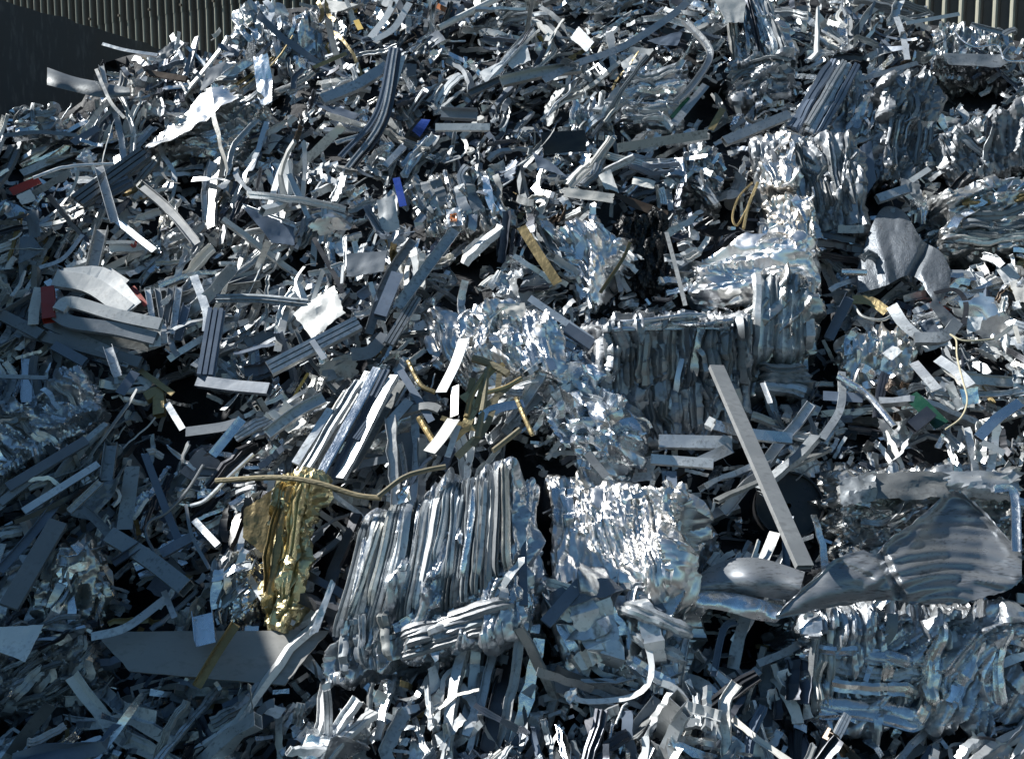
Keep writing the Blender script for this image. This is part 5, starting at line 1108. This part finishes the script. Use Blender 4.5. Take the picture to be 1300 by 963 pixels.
# orange sticker piece
def sticker():
    root = empty('labelled_scrap', P(575, 277, 0.24)); tag(root, 'crinkled pale scrap with an orange spot in mid heap', 'sheet metal')
    o = sheet([(566, 266), (584, 264), (588, 286), (568, 288)], 'alu_mill', 'scrap_piece', None, None, lift=0.25, tilt=35, seed=60, wav=0.012)
    p = sheet([(571, 272), (579, 271), (580, 281), (572, 281)], 'orange_paint', 'orange_spot', None, None, lift=0.262, tilt=35, seed=61, nu=8, nv=8, rag=0.05)
    for x in (o, p): x.parent = root; x.location = Vector(x.location) - root.location
sticker()

# ------------------------------------------------------------------ the loose scrap
def in_quad(px, py, q, grow=0.0):
    c = q.mean(0); q = c + (q - c) * (1 + grow)
    sgn = 0
    for i in range(4):
        a, b_ = q[i], q[(i + 1) % 4]
        s = (b_[0]-a[0]) * (py-a[1]) - (b_[1]-a[1]) * (px-a[0])
        if s == 0: continue
        if sgn == 0: sgn = 1 if s > 0 else -1
        elif (s > 0) != (sgn > 0): return False
    return True

TINTS = {   # material -> words for the label
    'alu_shiny': ('gleaming', 'mirror-bright'), 'alu_mill': ('silvery', 'pale silver'), 'alu_dull': ('dull grey', 'weathered grey'), 'alu_dark': ('dark grey', 'sooty grey'),
    'white_paint': ('white', 'chalky white'), 'grey_paint': ('grey painted', 'mid-grey'), 'blue_grey_paint': ('slate', 'blue-grey'), 'black_anodised': ('black', 'near-black'),
    'brown_anodised': ('brown', 'bronze-brown'), 'brass': ('brassy', 'ochre'), 'yellow_paint': ('yellow', 'mustard'), 'red_paint': ('red', 'brick red'), 'foil': ('dazzling', 'glittering'),
    'blue_plastic': ('vivid blue', 'royal blue'), 'orange_paint': ('orange', 'rusty orange'), 'green_paint': ('dark green', 'bottle green')}
WM = [('alu_shiny', .09), ('alu_mill', .36), ('alu_dull', .17), ('alu_dark', .08), ('white_paint', .15), ('grey_paint', .07), ('blue_grey_paint', .07), ('black_anodised', .04), ('brown_anodised', .012), ('brass', .010), ('yellow_paint', .0012), ('red_paint', .0012), ('blue_plastic', .0012)]
wm_n = [a for a, _ in WM]; wm_p = np.array([p for _, p in WM]); wm_p /= wm_p.sum()
KINDS = {'channel_offcut': ('channel offcut', .16), 'angle_offcut': ('angle offcut', .13), 'box_offcut': ('box-section offcut', .12), 'grooved_offcut': ('grooved offcut', .13), 'stepped_offcut': ('stepped frame offcut', .11),
         'strip_offcut': ('flat strip', .10), 'curled_strip': ('curled strip', .07), 'plate_offcut': ('plate scrap', .075), 'folded_scrap': ('folded sheet scrap', .17), 'bent_rod': ('thin rod', .07)}
k_n = list(KINDS); k_p = np.array([KINDS[k][1] for k in k_n]); k_p /= k_p.sum()

def make_piece(kind, c, px, py, big, r, ang=None, step=None):
    """a piece of scrap centred on world point c"""
    tocam = nrm(CAM - c)
    e1 = nrm(np.cross(tocam, [0, 0, 1.0])) * -1; e1 = np.array([1.0, 0, 0]) ; e2 = nrm(np.cross(e1, NRM) * -1)
    # preferred lie varies slowly over the heap
    base = 0.85 + 0.7 * float(vnoise(np.array([px / 260.0, py / 220.0, 8.5])))
    if ang is not None: ang = ang + r.normal(0, 0.08)
    else: ang = r.normal(base, 0.5) if r.random() < (0.72 if px < 800 else 0.5) else r.uniform(0, math.pi)
    d = math.cos(ang) * e1 + math.sin(ang) * e2
    d = nrm(d + NRM * r.normal(0.0, 0.42 if big < 0.22 else 0.26))
    up = nrm(NRM * 0.7 + tocam * 0.5 + np.array([-0.3, 0, 0]) + r.normal(0, 0.45, 3))
    up = nrm(up - d * (up @ d)); sd = np.cross(d, up)
    if step is not None: c = c + sd * step + d * r.normal(0, 0.15) * big + up * r.normal(0, 0.006)
    Lm = big * r.uniform(0.55, 1.5)
    wd = r.uniform(0.013, 0.038) * (0.65 + 0.5 * min(big / 0.2, 1.4))
    th = 0.0022
    state = 'straight'
    if kind == 'plate_offcut':
        Lm = min(Lm, 0.30); a = Lm * 0.45; b_ = a * r.uniform(0.5, 1.0)
        q = np.array([[-a, -b_], [a, -b_], [a, b_], [-a, b_]]) / 1.6 * r.uniform(0.75, 1.2, (4, 2))
        C = c + q[:, :1] * d + q[:, 1:] * sd
        G = quad_grid(C, 8, 6, 0.02, r); cu = r.normal(0, 0.35)
        nf = int(r.random() < 0.35)
        G = bend_sheet(G, r, nf, 0.6, 0.004, cu)
        V, F = slab(G, th); F = [tuple(f) for f in F.tolist()]
        state = 'creased' if nf else ('curved' if abs(cu) > 0.3 else 'flat')
    elif kind == 'folded_scrap':
        Lm = min(Lm, 0.42); a = Lm * 0.55
        q = np.array([[-a, -a*.6], [a, -a*.6], [a, a*.6], [-a, a*.6]]) / 1.5 * r.uniform(0.7, 1.2, (4, 2))
        C = c + q[:, :1] * d + q[:, 1:] * sd
        nq = 16 if Lm > 0.2 else 11; G = quad_grid(C, nq, nq - 3, 0.035, r)
        G = bend_sheet(G, r, int(r.integers(3, 8)), 0.8, 0.010, r.normal(0, 0.4))
        V, F = slab(G, 0.0018); F = [tuple(f) for f in F.tolist()]
        state = 'crumpled'
    else:
        n = 11 if kind != 'curled_strip' else 14
        x = np.linspace(-0.5, 0.5, n)
        bow = r.normal(0, 0.05); bw2 = r.normal(0, 0.03)
        tw = r.normal(0, 0.12)
        if kind == 'curled_strip':
            k = r.uniform(0.8, 3.2) * r.choice([-1, 1]); Lm *= 1.1
            ax = np.sin(x * k) / k * Lm; ay = (1 - np.cos(x * k)) / k * Lm
            path = c + ax[:, None] * d + ay[:, None] * (up * 0.6 + sd * 0.8 * r.choice([-1, 1])) + (0.02 * r.normal() * np.sin(x * 7))[:, None] * sd
            tw = r.normal(0, 1.0); wd *= 0.7; state = 'hooked' if abs(k) > 2 else 'bowed'
            sec = sec_flat(wd, th)
        else:
            path = c + (x * Lm)[:, None] * d + (bow * Lm * (1 - 4 * x**2))[:, None] * up + (bw2 * Lm * (1 - 4*x**2))[:, None] * sd
            path = path + r.normal(0, 0.0022, (n, 3)) * min(1, Lm / 0.2)
            for _k in range(int(r.random() < 0.45) + int(r.random() < 0.2)):
                kx = r.uniform(-0.35, 0.35); a = r.normal(0, 0.5); a = a + 0.15 * np.sign(a)
                e = np.maximum(0, x - kx) * Lm
                bd = up if r.random() < 0.5 else sd
                path = path + e[:, None] * (bd * math.sin(a) + d * (math.cos(a) - 1)); state = 'kinked'
            if r.random() < 0.15: tw = r.normal(0, 1.0); state = 'twisted' if state == 'straight' else state
            hh = wd * r.uniform(0.4, 0.9)
            sec = {'channel_offcut': lambda: sec_channel(wd, hh * .8, th), 'angle_offcut': lambda: sec_angle(wd, hh, th), 'box_offcut': lambda: sec_box(wd, hh, th),
                   'grooved_offcut': lambda: sec_groove(wd * 1.15, hh * .8, th, int(r.integers(2, 4))), 'stepped_offcut': lambda: sec_step(wd * 1.1, hh, th),
                   'strip_offcut': lambda: sec_flat(wd, th), 'bent_rod': lambda: sec_rod(0.006 + wd * 0.06, 5)}[kind]()
            if r.random() < 0.25 and kind not in ('bent_rod',): up = -up
        sc = 1 + r.choice([0.03, 0.1]) * r.normal(0, 1, len(path))
        V, F = sweep(path, sec, up, twist=tw, scl=sc)
    return V, F, state, ang, Lm

pieces = []
BIG_MASKS = [q for q in BALE_MASKS if abs(q[1][0] - q[0][0]) > 70]
BALE_MASKS.append(np.array([(895, 465), (925, 465), (1032, 725), (1008, 725)], float))
def scatter(n, size_lo, size_hi, lift_m, lift_s, over_bale=0.04, seed=1, bundle=0.0):
    r = np.random.default_rng(seed)
    done = 0; tries = 0
    while done < n and tries < n * 6:
        tries += 1
        px = r.uniform(-110, 1410); py = r.uniform(-30, 1060)
        if py < sil(px) + 8: continue
        dd = depth_at(px, py)
        # fewer per pixel near, so that the real spacing is even
        if r.random() > (dd / 7.2) ** 1.6: continue
        sz = math.exp(r.uniform(math.log(size_lo), math.log(size_hi)))
        lf = r.normal(lift_m, lift_s)
        hit = any(in_quad(px, py, q, 0.05) for q in BALE_MASKS)
        near = (not hit) and any(in_quad(px, py, q, 0.24) for q in BIG_MASKS)
        if near and r.random() < 0.35: continue
        if hit and r.random() > over_bale: continue
        hollow = float(vnoise(np.array([px / 95.0, py / 75.0, 21.0])))
        if hollow > 0.38: lf -= 0.10
        hw = float(hollow_at(px, py))
        if hw > 0.3:
            if r.random() < 0.72: continue
            lf -= 0.26 * hw
        lf = min(lf, 0.20)
        if near: lf = min(lf - 0.14, -0.04)
        if py < sil(px) + 40: lf = min(lf, 0.02); 
        if hit: lf = -0.05
        c = P(px, py, lf)
        kind = k_n[r.choice(len(k_n), p=k_p)]; m = wm_n[r.choice(len(wm_n), p=wm_p)]
        if kind == 'folded_scrap' and r.random() < 0.28: m = 'foil' if r.random() < 0.5 else 'alu_shiny'
        ncl = 1
        if m in ('yellow_paint', 'red_paint', 'blue_plastic', 'brass', 'brown_anodised') and sz > 0.2: m = 'alu_mill'
        if bundle and kind not in ('plate_offcut', 'folded_scrap', 'bent_rod') and m not in ('yellow_paint', 'red_paint', 'blue_plastic') and r.random() < bundle: ncl = int(r.integers(2, 8))
        a0 = None; st = 0.0
        for q in range(ncl):
            V, F, state, ang, Lm = make_piece(kind, c, px, py, sz, r, a0, st if q else None)
            a0 = ang; st += r.uniform(0.022, 0.045)
            pieces.append(dict(kind=kind, m=m, V=V, F=F, state=state, ang=ang, L=Lm, px=px, py=py, id=len(pieces)))
            occ(V, F, len(pieces) - 1)
            done += 1
            if r.random() < 0.35: m = wm_n[r.choice(len(wm_n), p=wm_p)]
            if r.random() < 0.15: kind = ('channel_offcut', 'angle_offcut', 'box_offcut', 'strip_offcut')[r.integers(4)]
scatter(950, 0.28, 0.62, 0.03, 0.06, 0.01, 101, 0.7)
scatter(2200, 0.15, 0.30, 0.02, 0.07, 0.02, 102, 0.5)
scatter(3300, 0.07, 0.17, -0.02, 0.08, 0.04, 103, 0.2)

# tiny shreds: nobody could count them
def shreds(n, seed):
    r = np.random.default_rng(seed)
    Vs, Fs, Ms = [], [], []; off = 0
    names = ['alu_shiny', 'alu_mill', 'alu_dull', 'alu_dark', 'white_paint', 'foil', 'blue_grey_paint', 'brass']
    pr = np.array([.2, .28, .2, .1, .08, .06, .07, .01])
    PX = r.uniform(-120, 1420, n); PY = r.uniform(-30, 1080, n)
    for px, py in zip(PX, PY):
        if py < sil(px) + 6: continue
        if r.random() > (depth_at(px, py) / 7.2) ** 1.5: continue
        lf = r.normal(-0.06, 0.06)
        if any(in_quad(px, py, q, 0.0) for q in BALE_MASKS): lf = -0.15
        hw = float(hollow_at(px, py))
        if hw > 0.2:
            if r.random() < 0.8: continue
            lf -= 0.3 * hw
        c = P(px, py, min(lf, 0.08))
        d = nrm(r.normal(0, 1, 3) * np.array([1, .6, .8])); u = nrm(NRM + r.normal(0, .7, 3)); s = nrm(np.cross(d, u)); u = np.cross(s, d)
        L_ = r.uniform(0.012, 0.05); w_ = r.uniform(0.004, 0.018); b_ = r.normal(0, 0.3) * L_
        x = np.array([-1, 0, 1.0])
        top = []
        for k in range(3):
            cc = c + d * L_ * x[k] * r.uniform(.8, 1.1) + u * b_ * (1 - x[k]**2)
            top += [cc + s * w_ * r.uniform(.6, 1.2), cc - s * w_ * r.uniform(.6, 1.2)]
        top = np.array(top); V = np.concatenate([top, top - u * 0.0015])
        q = [(0, 1, 3, 2), (2, 3, 5, 4), (6, 8, 9, 7), (8, 10, 11, 9), (0, 2, 8, 6), (2, 4, 10, 8), (1, 7, 9, 3), (3, 9, 11, 5), (0, 6, 7, 1), (4, 5, 11, 10)]
        Vs.append(V); Fs.append(np.array(q) + off); off += 12
        Ms += [r.choice(len(names), p=pr)] * 10
    o = new_obj('metal_shreds', np.concatenate(Vs), np.concatenate(Fs), [M[x] for x in names], midx=Ms)
    tag(o, 'countless tiny shreds and turnings of aluminium filling the gaps of the heap', 'metal shreds', kind='stuff')
shreds(15000, 201)

# ---- which pieces the photo's viewer sees, and how large
bvh = BVHTree.FromPolygons(np.concatenate(OCC_V).tolist(), OCC_F)
seen = {}
camv = Vector(CAM)
for py in np.arange(1.5, 963, 3.0):
    D = ray(np.arange(1.5, 1300, 3.0), np.full(433, py))
    for i, d in enumerate(D):
        h = bvh.ray_cast(camv, Vector(d))
        if h[2] is not None:
            pid = OCC_ID[h[2]]
            if pid >= 0:
                s = seen.setdefault(pid, [0, 0.0, 0.0]); s[0] += 1; s[1] += i * 3.0 + 1.5; s[2] += py
del OCC_V, OCC_F, OCC_ID, bvh

from collections import defaultdict
by_kind = defaultdict(list)
for p in pieces: by_kind[p['kind']].append(p)
CAT = {'channel_offcut': 'channel', 'angle_offcut': 'angle', 'box_offcut': 'box profile', 'grooved_offcut': 'grooved profile', 'stepped_offcut': 'stepped profile', 'strip_offcut': 'strip',
       'curled_strip': 'curled strip', 'plate_offcut': 'plate', 'folded_scrap': 'sheet scrap', 'bent_rod': 'rod'}
PLUR = {'channel_offcut': 'loose channel offcuts', 'angle_offcut': 'loose angle offcuts', 'box_offcut': 'loose box-section offcuts', 'grooved_offcut': 'loose grooved offcuts', 'stepped_offcut': 'loose stepped offcuts',
        'strip_offcut': 'loose flat strips', 'curled_strip': 'loose curled strips', 'plate_offcut': 'loose plate scraps', 'folded_scrap': 'loose folded sheet scraps', 'bent_rod': 'loose thin rods'}
def lean(a):
    a = a % math.pi
    for lim, wd_ in ((0.25, 'lying level'), (0.75, 'rising gently to the right'), (1.25, 'rising steeply to the right'), (1.9, 'standing upright'), (2.4, 'rising steeply to the left'), (2.9, 'rising gently to the left')):
        if a < lim: return wd_
    return 'lying level'
def rel(dx, dy, rad):
    dist = math.hypot(dx, dy); a = math.degrees(math.atan2(-dy, dx)) % 360
    sec = int(((a + 22.5) % 360) // 45)
    near = ['just right of', 'at the upper right of', 'just above', 'at the upper left of', 'just left of', 'at the lower left of', 'just below', 'at the lower right of']
    far = ['well right of', 'up and right from', 'well above', 'up and left from', 'well left of', 'down and left from', 'well below', 'down and right from']
    if dist < rad * 0.7: return 'on or against'
    return (near if dist < rad + 22 else far)[sec]
used_labels = defaultdict(list)
LM = [(x, y, max(r_, 10), s) for x, y, r_, s in LANDMARKS]
indiv = []
for kd, lst in by_kind.items():
    lst.sort(key=lambda p: -seen.get(p['id'], [0])[0])
    top = [p for p in lst[:300] if seen.get(p['id'], [0])[0] >= 3]
    rest = [p for p in lst if p not in top] if False else lst[len(top):]
    for p in top:
        s = seen[p['id']]; p['cx'], p['cy'], p['n'] = s[1] / s[0], s[2] / s[0], s[0]; indiv.append(p)
    if rest:
        Vs, Fs, Ms = [], [], []; off = 0; ml = sorted({p['m'] for p in rest})
        for p in rest:
            Vs.append(p['V']); Fs += [tuple(i + off for i in f) for f in p['F']]; off += len(p['V']); Ms += [ml.index(p['m'])] * len(p['F'])
        o = new_obj('small_' + kd + '_scrap', np.concatenate(Vs), Fs, [M[x] for x in ml], midx=Ms, smooth=True, sharp=30)
        tag(o, 'mass of small half-buried ' + PLUR[kd].replace('loose ', '') + ' packed between larger scrap', 'scrap mass', kind='stuff')

indiv.sort(key=lambda p: -p['n'])
taken = set()
def candidates(p):
    t = TINTS[p['m']]; noun = KINDS[p['kind']][0]
    size = 'long' if p['L'] > 0.3 else ('short' if p['L'] < 0.13 else 'medium')
    ds = sorted(LM, key=lambda q: math.hypot(q[0]-p['cx'], q[1]-p['cy']) - q[2] * 0.8)[:4]
    tint = t[0]
    for q in ds[:2]:
        rl = rel(p['cx']-q[0], p['cy']-q[1], q[2])
        yield f"{tint} {p['state']} {noun} {rl} the {q[3]}"
    for q in ds[:2]:
        rl = rel(p['cx']-q[0], p['cy']-q[1], q[2])
        yield f"{size} {tint} {p['state']} {noun}, {lean(p['ang'])}, {rl} the {q[3]}"
    q1, q2 = ds[0], ds[1]
    yield f"{size} {tint} {p['state']} {noun} between the {q1[3]} and the {q2[3]}"
    for q in ds[2:]:
        rl = rel(p['cx']-q[0], p['cy']-q[1], q[2])
        yield f"{size} {tint} {p['state']} {noun}, {lean(p['ang'])}, {rl} the {q[3]}"
    for a, b_ in ((0, 2), (1, 2), (0, 3), (1, 3), (2, 3)):
        yield f"{size} {tint} {p['state']} {noun} between the {ds[a][3]} and the {ds[b_][3]}"
for p in indiv:
    lab = None
    for c_ in candidates(p):
        if len(c_.replace(',', '').split()) <= 16 and c_ not in taken: lab = c_; break
        last = c_
    if lab is None:
        base_ = next(candidates(p))
        for pre in ('partly hidden', 'smaller', 'deeper-lying', 'half-buried', 'least visible'):
            if pre + ' ' + base_ not in taken: lab = pre + ' ' + base_; break
    if lab is None: lab = base_
    taken.add(lab); p['label'] = lab
    o = new_obj(p['kind'], p['V'], p['F'], M[p['m']], smooth=True, sharp=20)
    tag(o, lab, CAT[p['kind']], PLUR[p['kind']])
print('individual loose pieces', len(indiv), 'distinct labels', len({p['label'] for p in indiv}), 'total', len(pieces))
